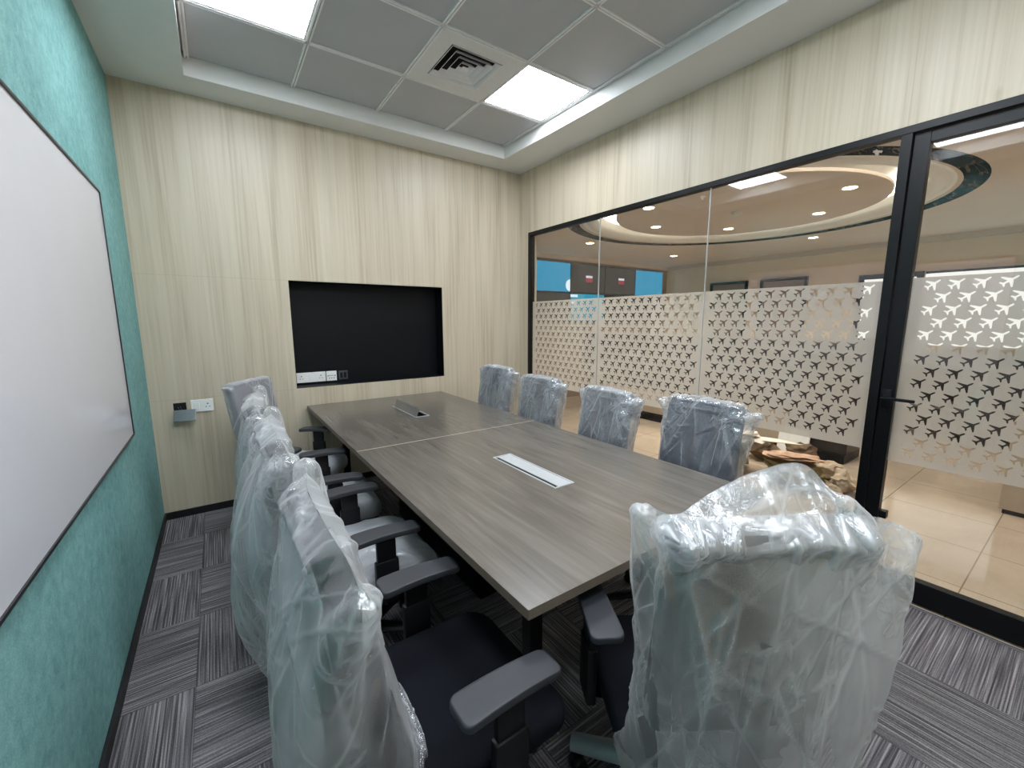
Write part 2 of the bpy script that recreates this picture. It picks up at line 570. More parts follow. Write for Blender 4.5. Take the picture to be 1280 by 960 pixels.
# four-way air diffuser
cx, cy = G0X + GS * 2.5, G0Y - GS * 0.5 - 0.002
v = tag(empty('ceiling_vent', (cx, cy, zc)), 'square four-way air vent set in a white ceiling panel', 'vent')
h = GS / 2 - 0.006
f = MB()
q = 0.185
for a in ((-h, h, -h, -q), (-h, h, q, h), (-h, -q, -q, q), (q, h, -q, q)):
    f.box(a[0], a[1], a[2], a[3], -0.004, 0.02)
f.build('face_panel', M['dwhite'], v)
MB().box(-q, q, -q, q, 0.023, 0.028).build('duct', M['dark_gap'], v)


def sq_ring(mb, h0, z0, h1, z1, th=0.004):
    """slanted square louvre from half-size h0 at z0 to h1 at z1"""
    def c4(h, z):
        return [(-h, -h, z), (h, -h, z), (h, h, z), (-h, h, z)]
    vv = c4(h0, z0) + c4(h1, z1) + c4(h0 - th, z0) + c4(h1 - th, z1)
    ff = []
    for k in range(4):
        k2 = (k + 1) % 4
        ff += [[k, k2, 4 + k2, 4 + k], [8 + k2, 8 + k, 12 + k, 12 + k2], [k2, k, 8 + k, 8 + k2], [4 + k, 4 + k2, 12 + k2, 12 + k]]
    mb.poly(vv, ff)


for k in range(4):
    h0 = 0.186 - 0.042 * k
    r_ = MB()
    sq_ring(r_, h0 - 0.003, -0.009, h0 - 0.028, 0.019, 0.003)
    for a in range(4):
        pass
    r_.build('louvre', M['tbar'], v)
MB().box(-0.024, 0.024, -0.024, 0.024, -0.008, -0.002, bev=0.002).build('core', M['tbar'], v)

# ================================================================== GLASS PARTITION
gp = struct(empty('window_1', (XR, 0, 0)), 'frameless glass partition in a slim black frame with frosted aeroplane film')
f = MB()
MUL0, MUL1 = 0.664, 0.706            # fixed mullion
f.box(0, 0.06, DOOR_Y1 - 0.04, GJ, GT - 0.036, GT, bev=0.002)
f.box(0, 0.06, GJ - 0.042, GJ, 0, GT - 0.036, bev=0.002)
f.box(0, 0.06, MUL0, MUL1, 0, GT - 0.036, bev=0.002)
f.box(0, 0.06, DOOR_Y1 - 0.04, DOOR_Y1, 0, GT - 0.036, bev=0.002)
f.box(0, 0.06, MUL1, GJ - 0.042, 0, 0.045, bev=0.002)
f.build('frame', M['black'], gp)
ZT = GT - 0.036
J1, J2 = 1.690, 2.705
for a, b in ((MUL1, J2 - 1.015), (J1, J2), (J2, GJ - 0.042)):
    box_obj('pane', M['glass'], (0.022, 0.032, a + 0.002, b - 0.002, 0.045, ZT), gp)
for y in (J1, J2):
    box_obj('joint', M['alu'], (0.021, 0.033, y - 0.0018, y + 0.0018, 0.045, ZT), gp)

# aeroplane outline, nose to +x
half = [(0.52, 0.0), (0.47, 0.045), (0.36, 0.062), (0.16, 0.066), (-0.14, 0.46), (-0.235, 0.47), (-0.09, 0.068), (-0.31, 0.052), (-0.42, 0.20), (-0.50, 0.205), (-0.44, 0.028)]
plane = half + [(x, -y) for x, y in reversed(half[1:])]
A = math.radians(38)
plane = [((x * math.cos(A) - y * math.sin(A)) * 0.062, (x * math.sin(A) + y * math.cos(A)) * 0.062) for x, y in plane]


def film_mesh(ya, yb, za, zb, x, name, parent):
    """a sheet of film between ya<yb with aeroplanes cut out; image-right is -y"""
    DY, DZ = 0.0812, 0.0606
    cell_o = [(-DY / 2, -DZ / 2), (DY / 2, -DZ / 2), (DY / 2, DZ / 2), (-DY / 2, DZ / 2)]
    tri = tessellate_polygon([[Vector((p[0], p[1], 0)) for p in cell_o], [Vector((p[0], p[1], 0)) for p in plane]])
    cv = cell_o + plane
    V, F = [], []

    def quad(a, b, c, d):
        if b - a < 1e-4 or d - c < 1e-4:
            return
        k = len(V)
        V.extend([(x, a, c), (x, b, c), (x, b, d), (x, a, d)])
        F.append((k, k + 1, k + 2, k + 3))
    rows = int((zb - za) / DZ)
    for r in range(rows):
        zt = zb - 0.005 - DZ * r
        zcn = zt - DZ / 2
        off = DY / 2 * (r % 2)
        yc = 0.282 + off
        k0 = math.ceil((ya + DY / 2 - yc) / DY)
        k1 = math.floor((yb - DY / 2 - yc) / DY)
        first, last = yc + k0 * DY - DY / 2, yc + k1 * DY + DY / 2
        quad(ya, first, zt - DZ, zt)
        quad(last, yb, zt - DZ, zt)
        for k in range(k0, k1 + 1):
            b = len(V)
            V.extend([(x, yc + k * DY - p[0], zcn + p[1]) for p in cv])
            F.extend([tuple(b + i for i in t3) for t3 in tri])
    quad(ya, yb, zb - 0.005, zb)
    quad(ya, yb, za, zb - 0.005 - DZ * rows)
    me = bpy.data.meshes.new(name)
    me.from_pydata(V, [], F)
    me.materials.append(M['film'])
    o = bpy.data.objects.new(name, me)
    COL.objects.link(o)
    o.parent = parent
    return o


FT, FB = 1.664, 0.765
for a, b in ((MUL1, J1), (J1, J2), (J2, GJ - 0.042)):
    film_mesh(a + 0.003, b - 0.003, FB, FT, 0.0345, 'frosted_film', gp)

# the door
dr = struct(empty('door_1', (XR, MUL0, 0)), 'black framed glass door with lever handle')
dr.rotation_euler.y = math.radians(0.5)      # tilted slightly to bring the ceiling panel's reflection into view
f = MB()
DW = MUL0 - 0.004 - DOOR_Y1
f.box(0.004, 0.056, -0.062, -0.003, 0.012, ZT - 0.004, bev=0.002)
f.box(0.004, 0.056, -DW, -DW + 0.058, 0.012, ZT - 0.004, bev=0.002)
f.box(0.004, 0.056, -DW + 0.058, -0.062, ZT - 0.056, ZT - 0.004, bev=0.002)
f.box(0.004, 0.056, -DW + 0.058, -0.062, 0.012, 0.13, bev=0.002)
f.build('door_frame', M['black'], dr)
box_obj('pane', M['glass'], (0.024, 0.034, -DW + 0.058, -0.062, 0.13, ZT - 0.056), dr)
fo = film_mesh(DOOR_Y1 + 0.064, MUL0 - 0.062, 0.725, 1.672, 0.0365, 'frosted_film', dr)
fo.location = (0, -MUL0, 0)
hd = MB()
hd.box(-0.004, 0.004, -0.052, -0.012, 1.005, 1.105, bev=0.004)
hd.lathe([(0.0, 0), (0.010, 0), (0.010, 0.045), (0.0, 0.045)], 14, mtx=Matrix.Translation((0.004, -0.03, 1.062)) @ Matrix.Rotation(-PI / 2, 4, 'Y'))
hd.box(-0.048, -0.034, -0.150, -0.018, 1.054, 1.070, bev=0.004)
hd.build('handle', M['black'], dr, True, 40)
kb = MB()
kb.lathe([(0.0, 0), (0.012, 0), (0.012, 0.006), (0.0, 0.006)], 16, mtx=Matrix.Translation((-0.004, -0.032, 0.985)) @ Matrix.Rotation(-PI / 2, 4, 'Y'))
kb.build('lock', M['black'], dr)
box_obj('hinge_patch', M['black'], (0.020, 0.060, -0.092, -0.060, 0.405, 0.445), dr, 0.003)

# scraps of tape left on the glass
for k, (y, z, lab) in enumerate(((0.80, 2.315, 'scrap of white tape high on the glass beside the black door post'), (1.745, 2.31, 'scrap of white tape high on the glass by the middle joint'))):
    t = MB()
    mt = Matrix.Translation((XR + 0.020, y, z))
    t.box(-0.001, 0.001, -0.022, 0.018, -0.004, 0.006, mtx=mt @ Matrix.Rotation(0.3, 4, 'X'))
    t.box(-0.0015, 0.0005, -0.004, 0.010, -0.018, 0.012, mtx=mt @ Matrix.Rotation(-0.35, 4, 'X'))
    tag(t.build('tape_scrap', M['taupe']), lab, 'tape')

# ================================================================== WHITEBOARD
wb = tag(empty('whiteboard', (XL, 1.80, 0.86)), 'large white glossy writing board with thin dark frame on the teal wall', 'whiteboard')
b0, b1, c0, c1 = -1.21, 1.20, 0.0, 1.245
MB().box(0.0, 0.014, b0, b1, c0, c1).build('panel', M['board'], wb)
f = MB()
e = 0.010
for a in ((b0 - e, b1 + e, c0 - e, c0), (b0 - e, b1 + e, c1, c1 + e), (b0 - e, b0, c0, c1), (b1, b1 + e, c0, c1)):
    f.box(0, 0.019, a[0], a[1], a[2], a[3])
f.build('frame', M['bframe'], wb)

# ================================================================== SOCKETS
def pins(mb, x, y, z, s=1.0):
    for dx, dz, r in ((0, 0.016, 0.0048), (-0.011, -0.006, 0.0034), (0.011, -0.006, 0.0034)):
        mb.lathe([(0.0, 0), (r * s, 0), (r * s, 0.0016), (0.0, 0.0016)], 12, mtx=Matrix.Translation((x + dx * s, y, z + dz * s)) @ Matrix.Rotation(PI / 2, 4, 'X'))


def socket(name, x0, x1, z0, z1, y, label, modules, mat='plast'):
    t = tag(empty(name, ((x0 + x1) / 2, y, z0)), label, 'socket')
    w_, h_ = (x1 - x0) / 2, z1 - z0
    MB().box(-w_, w_, -0.009, 0, 0, h_, bev=0.002).build('cover_plate', M[mat], t)
    nm = len(modules)
    for i, k in enumerate(modules):
        cx = -w_ + (i + 0.5) * 2 * w_ / nm
        if k == 'p':
            b = MB()
            pins(b, cx, -0.0088, h_ / 2 - 0.004)
            b.build('pin_holes', M['pin'], t)
        elif k == 's':
            MB().box(cx - 0.017, cx + 0.017, -0.0125, -0.008, h_ / 2 - 0.027, h_ / 2 + 0.027, bev=0.002).build('rocker_switch', M[mat], t)
        elif k == 'd':
            b = MB()
            b.box(cx - 0.030, cx + 0.030, -0.0098, -0.008, h_ / 2 + 0.002, h_ / 2 + 0.005)
            for q_ in (-1, 1):
                b.box(cx + q_ * 0.03 - 0.004, cx + q_ * 0.03 + 0.004, -0.0098, -0.008, h_ / 2 - 0.003, h_ / 2 + 0.005)
            for q_ in (-0.02, 0, 0.02):
                b.box(cx + q_ - 0.003, cx + q_ + 0.003, -0.0098, -0.008, h_ / 2 - 0.024, h_ / 2 - 0.014)
            b.build('port_openings', M['pin'], t)
    return t


socket('wall_socket', -0.203, -0.068, 0.792, 0.883, YB, 'white socket and switch plate on the oak wall beside the open back box', ['s', 'p'])
NY = YB + ND
socket('wall_socket', 0.535, 0.772, 0.926, 1.014, NY, 'wide white double socket plate at the left end of the black niche', ['p', 's', 'p'])
socket('data_socket', 0.779, 0.866, 0.926, 1.014, NY, 'small square white data plate beside the wide socket in the niche', ['d'])
t = tag(empty('blank_socket', (0.924, NY, 0.930)), 'dark unfitted socket plate right of the white plates in the niche', 'socket')
MB().box(-0.04, 0.04, -0.006, 0, 0, 0.08, bev=0.003).build('cover_plate', M['dsock'], t)
b = MB()
for dx in (-0.016, 0.016):
    b.box(dx - 0.011, dx + 0.011, -0.008, -0.005, 0.015, 0.065, bev=0.002)
b.build('insert', M['chair_blk'], t)
# opened back box with its plate hanging forward
t = tag(empty('open_socket_box', (-0.268, YB, 0.795)), 'open wall box with a dark cavity and its grey cover plate hanging out', 'socket')
MB().box(-0.038, 0.038, -0.0015, 0.0, 0, 0.076).build('cavity', M['dark_gap'], t)
b = MB()
b.tube([(0.0, -0.003, 0.05), (0.008, -0.02, 0.035), (0.012, -0.035, 0.016)], 0.0025, 8)
b.tube([(-0.012, -0.003, 0.045), (-0.004, -0.024, 0.03), (0.004, -0.036, 0.012)], 0.0025, 8)
b.build('wires', M['chair_pad'], t, True)
mt = Matrix.Translation((0.025, -0.058, -0.012)) @ Matrix.Rotation(math.radians(-8), 4, 'Z') @ Matrix.Rotation(math.radians(62), 4, 'X')
MB().box(-0.066, 0.066, -0.044, 0.044, -0.005, 0.004, bev=0.002, mtx=mt).build('loose_plate', M['chrome'], t)
for q_ in ((0.006, 0.022, 0.004, 0.014), (-0.040, -0.018, -0.018, -0.006)):
    MB().box(*q_, -0.008, -0.0045, mtx=mt).build('terminal', M['pin'], t)

# ================================================================== CONFERENCE TABLE
TXA, TXB, TYA, TYB, TS = 0.578, 1.822, 0.753, YB - 0.016, 2.317
tb = tag(empty('conference_table', ((TXA + TXB) / 2, (TYA + TYB) / 2, 0)), 'long grey-brown wood meeting table in two halves, its end against the niche wall', 'table')
ox, oy = (TXA + TXB) / 2, (TYA + TYB) / 2


def top_half(ya, yb, holes):
    """tabletop slab with a rectangular cut-out for the cable box"""
    hx0, hx1, hy0, hy1 = holes
    m = MB()
    for b in ((TXA, hx0, ya, yb), (hx1, TXB, ya, yb), (hx0, hx1, ya, hy0), (hx0, hx1, hy1, yb)):
        m.box(b[0] - ox, b[1] - ox, b[2] - oy, b[3] - oy, 0.722, 0.750)
    o = m.build('tabletop', M['table'], tb)
    e = MB()
    t2 = 0.0016
    e.box(TXA - t2 - ox, TXA - ox, ya - oy, yb - oy, 0.7215, 0.7498)
    e.box(TXB - ox, TXB + t2 - ox, ya - oy, yb - oy, 0.7215, 0.7498)
    e.box(TXA - ox, TXB - ox, ya - oy - t2 * (1 if ya < 1 else 0.3), ya - oy, 0.7215, 0.7498)
    e.build('edge_band', M['edge'], o)


BOX1 = (1.134, 1.246, 1.292, 1.792)
BOX2 = (1.160, 1.272, 2.905, 3.405)
top_half(TYA, TS - 0.0015, BOX1)
top_half(TS + 0.0015, TYB, BOX2)
MB().box(TXA - ox, TXB - ox, TS - 0.003 - oy, TS + 0.003 - oy, 0.742, 0.7506).build('seam_strip', M['stone'], tb)


def cable_box(b, opened):
    x0, x1, y0, y1 = b[0] - ox, b[1] - ox, b[2] - oy, b[3] - oy
    t = MB()
    e = 0.007
    for a in ((x0, x1, y0, y0 + e), (x0, x1, y1 - e, y1), (x0, x0 + e, y0 + e, y1 - e), (x1 - e, x1, y0 + e, y1 - e)):
        t.box(a[0], a[1], a[2], a[3], 0.745, 0.753)
    o = t.build('cable_box', M['alu'], tb)
    w_ = MB()
    w_.box(x0 + 0.002, x1 - 0.002, y0 + 0.002, y1 - 0.002, 0.655, 0.660)
    for a in ((x0, x0 + 0.003, y0, y1), (x1 - 0.003, x1, y0, y1), (x0, x1, y0, y0 + 0.003), (x0, x1, y1 - 0.003, y1)):
        w_.box(a[0], a[1], a[2], a[3], 0.655, 0.746)
    w_.build('tray', M['niche'], o)
    if opened:
        m = Matrix.Translation((x0 + 0.012, 0, 0.752)) @ Matrix.Rotation(math.radians(-66), 4, 'Y')
        MB().box(0.0, 0.062, y0 + 0.01, y1 - 0.01, -0.002, 0.002, mtx=m).build('flap', M['chrome'], o)
        for k in range(4):
            MB().box(x0 + 0.03, x0 + 0.085, y0 + 0.05 + k * 0.11, y0 + 0.12 + k * 0.11, 0.660, 0.690, bev=0.004).build('outlet', M['chair_pad'], o)
    else:
        MB().box(x0 + 0.026, x1 - 0.009, y0 + 0.009, y1 - 0.009, 0.7465, 0.7515, bev=0.001).build('flap', M['alu'], o)
        MB().box(x0 + 0.008, x0 + 0.025, y0 + 0.02, y1 - 0.05, 0.744, 0.7495).build('brush_slot', M['dark_gap'], o)


cable_box(BOX1, False)
cable_box(BOX2, True)
for yy in (0.98, 3.42):
    for xx in (TXA + 0.19, TXB - 0.44):
        l = MB()
        l.box(xx - 0.025 - ox, xx + 0.025 - ox, yy - 0.025 - oy, yy + 0.025 - oy, 0.012, 0.722, bev=0.003)
        lo = l.build('leg', M['black'], tb)
        g = MB()
        g.lathe([(0.0, 0), (0.022, 0), (0.022, 0.006), (0.010, 0.012), (0.0, 0.012)], 16, (xx - ox, yy - oy, 0))
        g.build('glide', M['chair_pad'], lo)
    MB().box(TXA + 0.215 - ox, TXB - 0.465 - ox, yy - 0.02 - oy, yy + 0.02 - oy, 0.665, 0.722).build('cross_bar', M['black'], tb)
for xx in (TXA + 0.30, TXB - 0.55):
    MB().box(xx - 0.02 - ox, xx + 0.02 - ox, 1.0 - oy, 3.40 - oy, 0.672, 0.722).build('rail', M['black'], tb)
MB().box(-0.18, 0.18, 1.75 - oy, 2.95 - oy, 0.0, 0.62, bev=0.004).build('cable_column', M['black'], tb)

# ================================================================== CHAIRS  (local: +x is where the sitter faces)
BTZ = 1.060                      # top of the backrest
SEATZ = 0.470


def bx(z):
    """centre line of the backrest"""
    return -0.245 - 0.075 * (z - 0.56) / 0.5 - 0.03 * math.sin(min(1, max(0, (z - 0.56) / 0.5)) * PI) * -0.6


def rrect(hw, hh, r, n=6, taper=0.0):
    pts = []
    for cx, cy, a0 in ((hw - r, hh - r, 0), (-hw + r, hh - r, 90), (-hw + r, -hh + r, 180), (hw - r, -hh + r, 270)):
        for k in range(n + 1):
            a = math.radians(a0 + 90 * k / n)
            x, y = cx + r * math.cos(a), cy + r * math.sin(a)
            pts.append((x * (1 - taper * (y / hh)), y))
    # extra points along the straights
    out = []
    for i, p in enumerate(pts):
        q = pts[(i + 1) % len(pts)]
        out.append(p)
        d = math.hypot(q[0] - p[0], q[1] - p[1])
        m = int(d / 0.05)
        for k in range(1, m + 1):
            s = k / (m + 1)
            out.append((p[0] + (q[0] - p[0]) * s, p[1] + (q[1] - p[1]) * s))
    return out


def pad(outline, th, er, fn, inner=(0.86, 0.68, 0.48, 0.26)):
    """cushion: outline in (u,v), thickness th, edge radius er; fn maps (u, v, w) to a point"""
    n = len(outline)
    R0 = sum(math.hypot(*p) for p in outline) / n
    rings = []
    for k in range(5):
        a = (PI / 2) * k / 4
        rings.append((1 - er * (1 - math.cos(a - PI / 2 + PI / 2 if False else PI / 2 - a)) / R0 if False else 1 - er * (1 - math.sin(PI / 2 - a)) / R0, (th / 2 - min(er, th / 2)) + min(er, th / 2) * math.sin(a)))
    s_in = rings[-1][0]
    for s in inner:
        rings.append((s_in * s, th / 2))
    V, F = [], []
    for sgn in (1, -1):
        base = len(V)
        for s, w_ in rings:
            for p in outline:
                V.append(fn(p[0] * s, p[1] * s, sgn * w_))
        V.append(fn(0, 0, sgn * th / 2))
        c = len(V) - 1
        for i in range(len(rings) - 1):
            for k in range(n):
                k2 = (k + 1) % n
                F.append([base + i * n + k, base + i * n + k2, base + (i + 1) * n + k2, base + (i + 1) * n + k])
        li = base + (len(rings) - 1) * n
        for k in range(n):
            F.append([li + k, li + (k + 1) % n, c])
    half_n = len(V) // 2
    for k in range(n):
        k2 = (k + 1) % n
        F.append([k, k2, half_n + k2, half_n + k])
    return V, F


def back_fn(u, v, w_):
    z = 0.805 + v
    return (bx(z) + w_ + 0.16 * u * u, u, z)


def seat_fn(u, v, w_):
    # u along y, v along x
    z = SEATZ - 0.032 + w_ - 0.22 * max(0, v - 0.12) ** 2 * 4 + 0.10 * u * u
    return (v + 0.01, u, z)


def chair_mesh_parts():
    P = {}
    m = MB()
    m.poly(*pad(rrect(0.203, 0.255, 0.036, taper=0.03), 0.055, 0.022, back_fn))
    P['backrest'] = m
    m = MB()
    m.poly(*pad(rrect(0.245, 0.24, 0.075), 0.064, 0.026, seat_fn))
    P['seat'] = m
    return P


def build_chair(fabric):
    t = empty('office_chair')
    P = chair_mesh_parts()
    P['backrest'].build('backrest', M[fabric], t, True)
    P['seat'].build('seat', M[fabric], t, True)
    # plastic shell under the seat and spine up the back
    m = MB()
    m.box(-0.17, 0.17, -0.16, 0.16, 0.375, 0.405, bev=0.01)
    m.box(-0.10, 0.08, -0.09, 0.09, 0.335, 0.380, bev=0.012)
    ml = m.build('seat_mechanism', M['chair_blk'], t)
    b = MB()
    b.tube([(0.0, -0.08, 0.357), (0.0, -0.16, 0.352), (0.02, -0.235, 0.352)], 0.006, 8)
    b.build('height_lever', M['lever'], ml, True)
    m = MB()
    m.tube([(-0.10, 0, 0.385), (-0.20, 0, 0.385), (-0.275, 0, 0.405), (-0.30, 0, 0.46), (-0.302, 0, 0.56), (-0.315, 0, 0.70), (-0.335, 0, 0.84)], [0.03, 0.034, 0.034, 0.034, 0.034, 0.036, 0.03], 10, 0.55)
    m.build('back_support', M['chair_blk'], t, True)
    for s in (-1, 1):
        m = MB()
        m.tube([(0.02, s * 0.13, 0.388), (0.02, s * 0.215, 0.388), (0.02, s * 0.262, 0.40)], [0.03, 0.03, 0.03], 10, 0.45)
        m.box(-0.028, 0.062, s * 0.270 - 0.014, s * 0.270 + 0.014, 0.385, 0.56, bev=0.006)
        m.box(-0.020, 0.054, s * 0.268 - 0.010, s * 0.268 + 0.010, 0.54, 0.640, bev=0.004)
        a = m.build('armrest', M['chair_blk'], t, True, 35)
        out = rrect(0.043, 0.132, 0.020, 5)

        def afn(u, v, w_, s=s):
            return (0.025 + v, s * 0.252 + u * (1 - 0.5 * v), 0.650 + w_ - 0.45 * (v + 0.02) ** 2 + 0.012)
        m = MB()
        m.poly(*pad(out, 0.021, 0.006, afn))
        m.build('arm_pad', M['chair_pad'], a, True, 50)
    m = MB()
    m.lathe([(0.0, 0.10), (0.032, 0.10), (0.030, 0.22), (0.030, 0.23), (0.016, 0.232), (0.016, 0.338), (0.0, 0.338)], 20)
    m.build('gas_column', M['chair_blk'], t, True, 40)
    m = MB()
    m.lathe([(0.0, 0.085), (0.05, 0.085), (0.052, 0.125), (0.034, 0.14), (0.0, 0.14)], 20)
    for k in range(5):
        a = 2 * PI * (k + 0.5) / 5
        d = Vector((math.cos(a), math.sin(a), 0))
        m.tube([d * 0.03 + Vector((0, 0, 0.112)), d * 0.16 + Vector((0, 0, 0.108)), d * 0.27 + Vector((0, 0, 0.088)), d * 0.302 + Vector((0, 0, 0.080))], [0.034, 0.028, 0.022, 0.018], 10, 0.6)
    bs = m.build('star_base', M['chair_blk'], t, True, 45)
    for k in range(5):
        a = 2 * PI * (k + 0.5) / 5
        m = MB()
        mt = Matrix.Translation((0.285 * math.cos(a), 0.285 * math.sin(a), 0.0)) @ Matrix.Rotation(a + 0.9 + k, 4, 'Z')
        for s in (-1, 1):
            m.lathe([(0.0, -0.009), (0.023, -0.009), (0.026, -0.005), (0.026, 0.005), (0.023, 0.009), (0.0, 0.009)], 18,
                    mtx=mt @ Matrix.Translation((0.012, s * 0.014, 0.026)) @ Matrix.Rotation(PI / 2, 4, 'X'))
        m.box(-0.012, 0.026, -0.005, 0.005, 0.022, 0.054, bev=0.003, mtx=mt)
        m.lathe([(0.0, 0.045), (0.008, 0.045), (0.008, 0.075), (0.0, 0.075)], 10, mtx=mt)
        m.build('caster', M['chair_blk'], bs, True, 40)
    return t


# ------------------------------------------------------------------ polythene bags: a small position-based cloth
BOXES = [  # centre, half sizes, tilt about y, rounding
    ((-0.268, 0, 0.805), (0.018, 0.180, 0.245), -0.16, 0.020),
    ((0.01, 0, SEATZ - 0.035), (0.225, 0.225, 0.022), 0.0, 0.016),
    ((-0.300, 0, 0.55), (0.022, 0.03, 0.20), -0.05, 0.01),
    ((0.025, 0.258, 0.655), (0.125, 0.035, 0.012), 0.0, 0.006),
    ((0.025, -0.258, 0.655), (0.125, 0.035, 0.012), 0.0, 0.006),
]


def collide(X, prev, side, margin=0.006, fric=0.75):
    # the two sheets of the bag stay on their own side of the backrest
    c, h, tilt, r = BOXES[0]
    ca, sa = math.cos(tilt), math.sin(tilt)
    d = X - np.array(c)
    lx = d[:, 0] * ca - d[:, 2] * sa
    lz = d[:, 0] * sa + d[:, 2] * ca
    need = h[0] + r + margin - side * lx
    bad = (np.abs(side) > 0.5) & (np.abs(d[:, 1]) < h[1] + r * 0.6) & (np.abs(lz) < h[2] + r * 0.6) & (need > 0)
    X[bad, 0] += (side * need * ca)[bad]
    X[bad, 2] -= (side * need * sa)[bad]
    for c, h, tilt, r in BOXES:
        ca, sa = math.cos(tilt), math.sin(tilt)
        d = X - np.array(c)
        # rotate about y by -tilt
        lx = d[:, 0] * ca - d[:, 2] * sa
        lz = d[:, 0] * sa + d[:, 2] * ca
        L = np.stack([lx, d[:, 1], lz], 1)
        q = np.abs(L) - np.array(h)
        qo = np.maximum(q, 0)
        lo = np.linalg.norm(qo, axis=1)
        ins = np.minimum(q.max(1), 0)
        sd = lo + ins - r - margin
        hit = sd < 0
        if not hit.any():
            continue
        Lh, qh, qoh, loh = L[hit], q[hit], qo[hit], lo[hit]
        sg = np.where(Lh >= 0, 1.0, -1.0)
        g = np.where(loh[:, None] > 1e-7, qoh / np.maximum(loh[:, None], 1e-7), (qh == qh.max(1, keepdims=True)).astype(float))
        g *= sg
        g /= np.maximum(np.linalg.norm(g, axis=1, keepdims=True), 1e-9)
        gw = np.stack([g[:, 0] * ca + g[:, 2] * sa, g[:, 1], -g[:, 0] * sa + g[:, 2] * ca], 1)
        nx = X[hit] - gw * sd[hit][:, None]
        tang = nx - prev[hit]
        tang -= gw * (tang * gw).sum(1, keepdims=True)
        X[hit] = nx - tang * fric
    X[:, 2] = np.maximum(X[:, 2], 0.008)


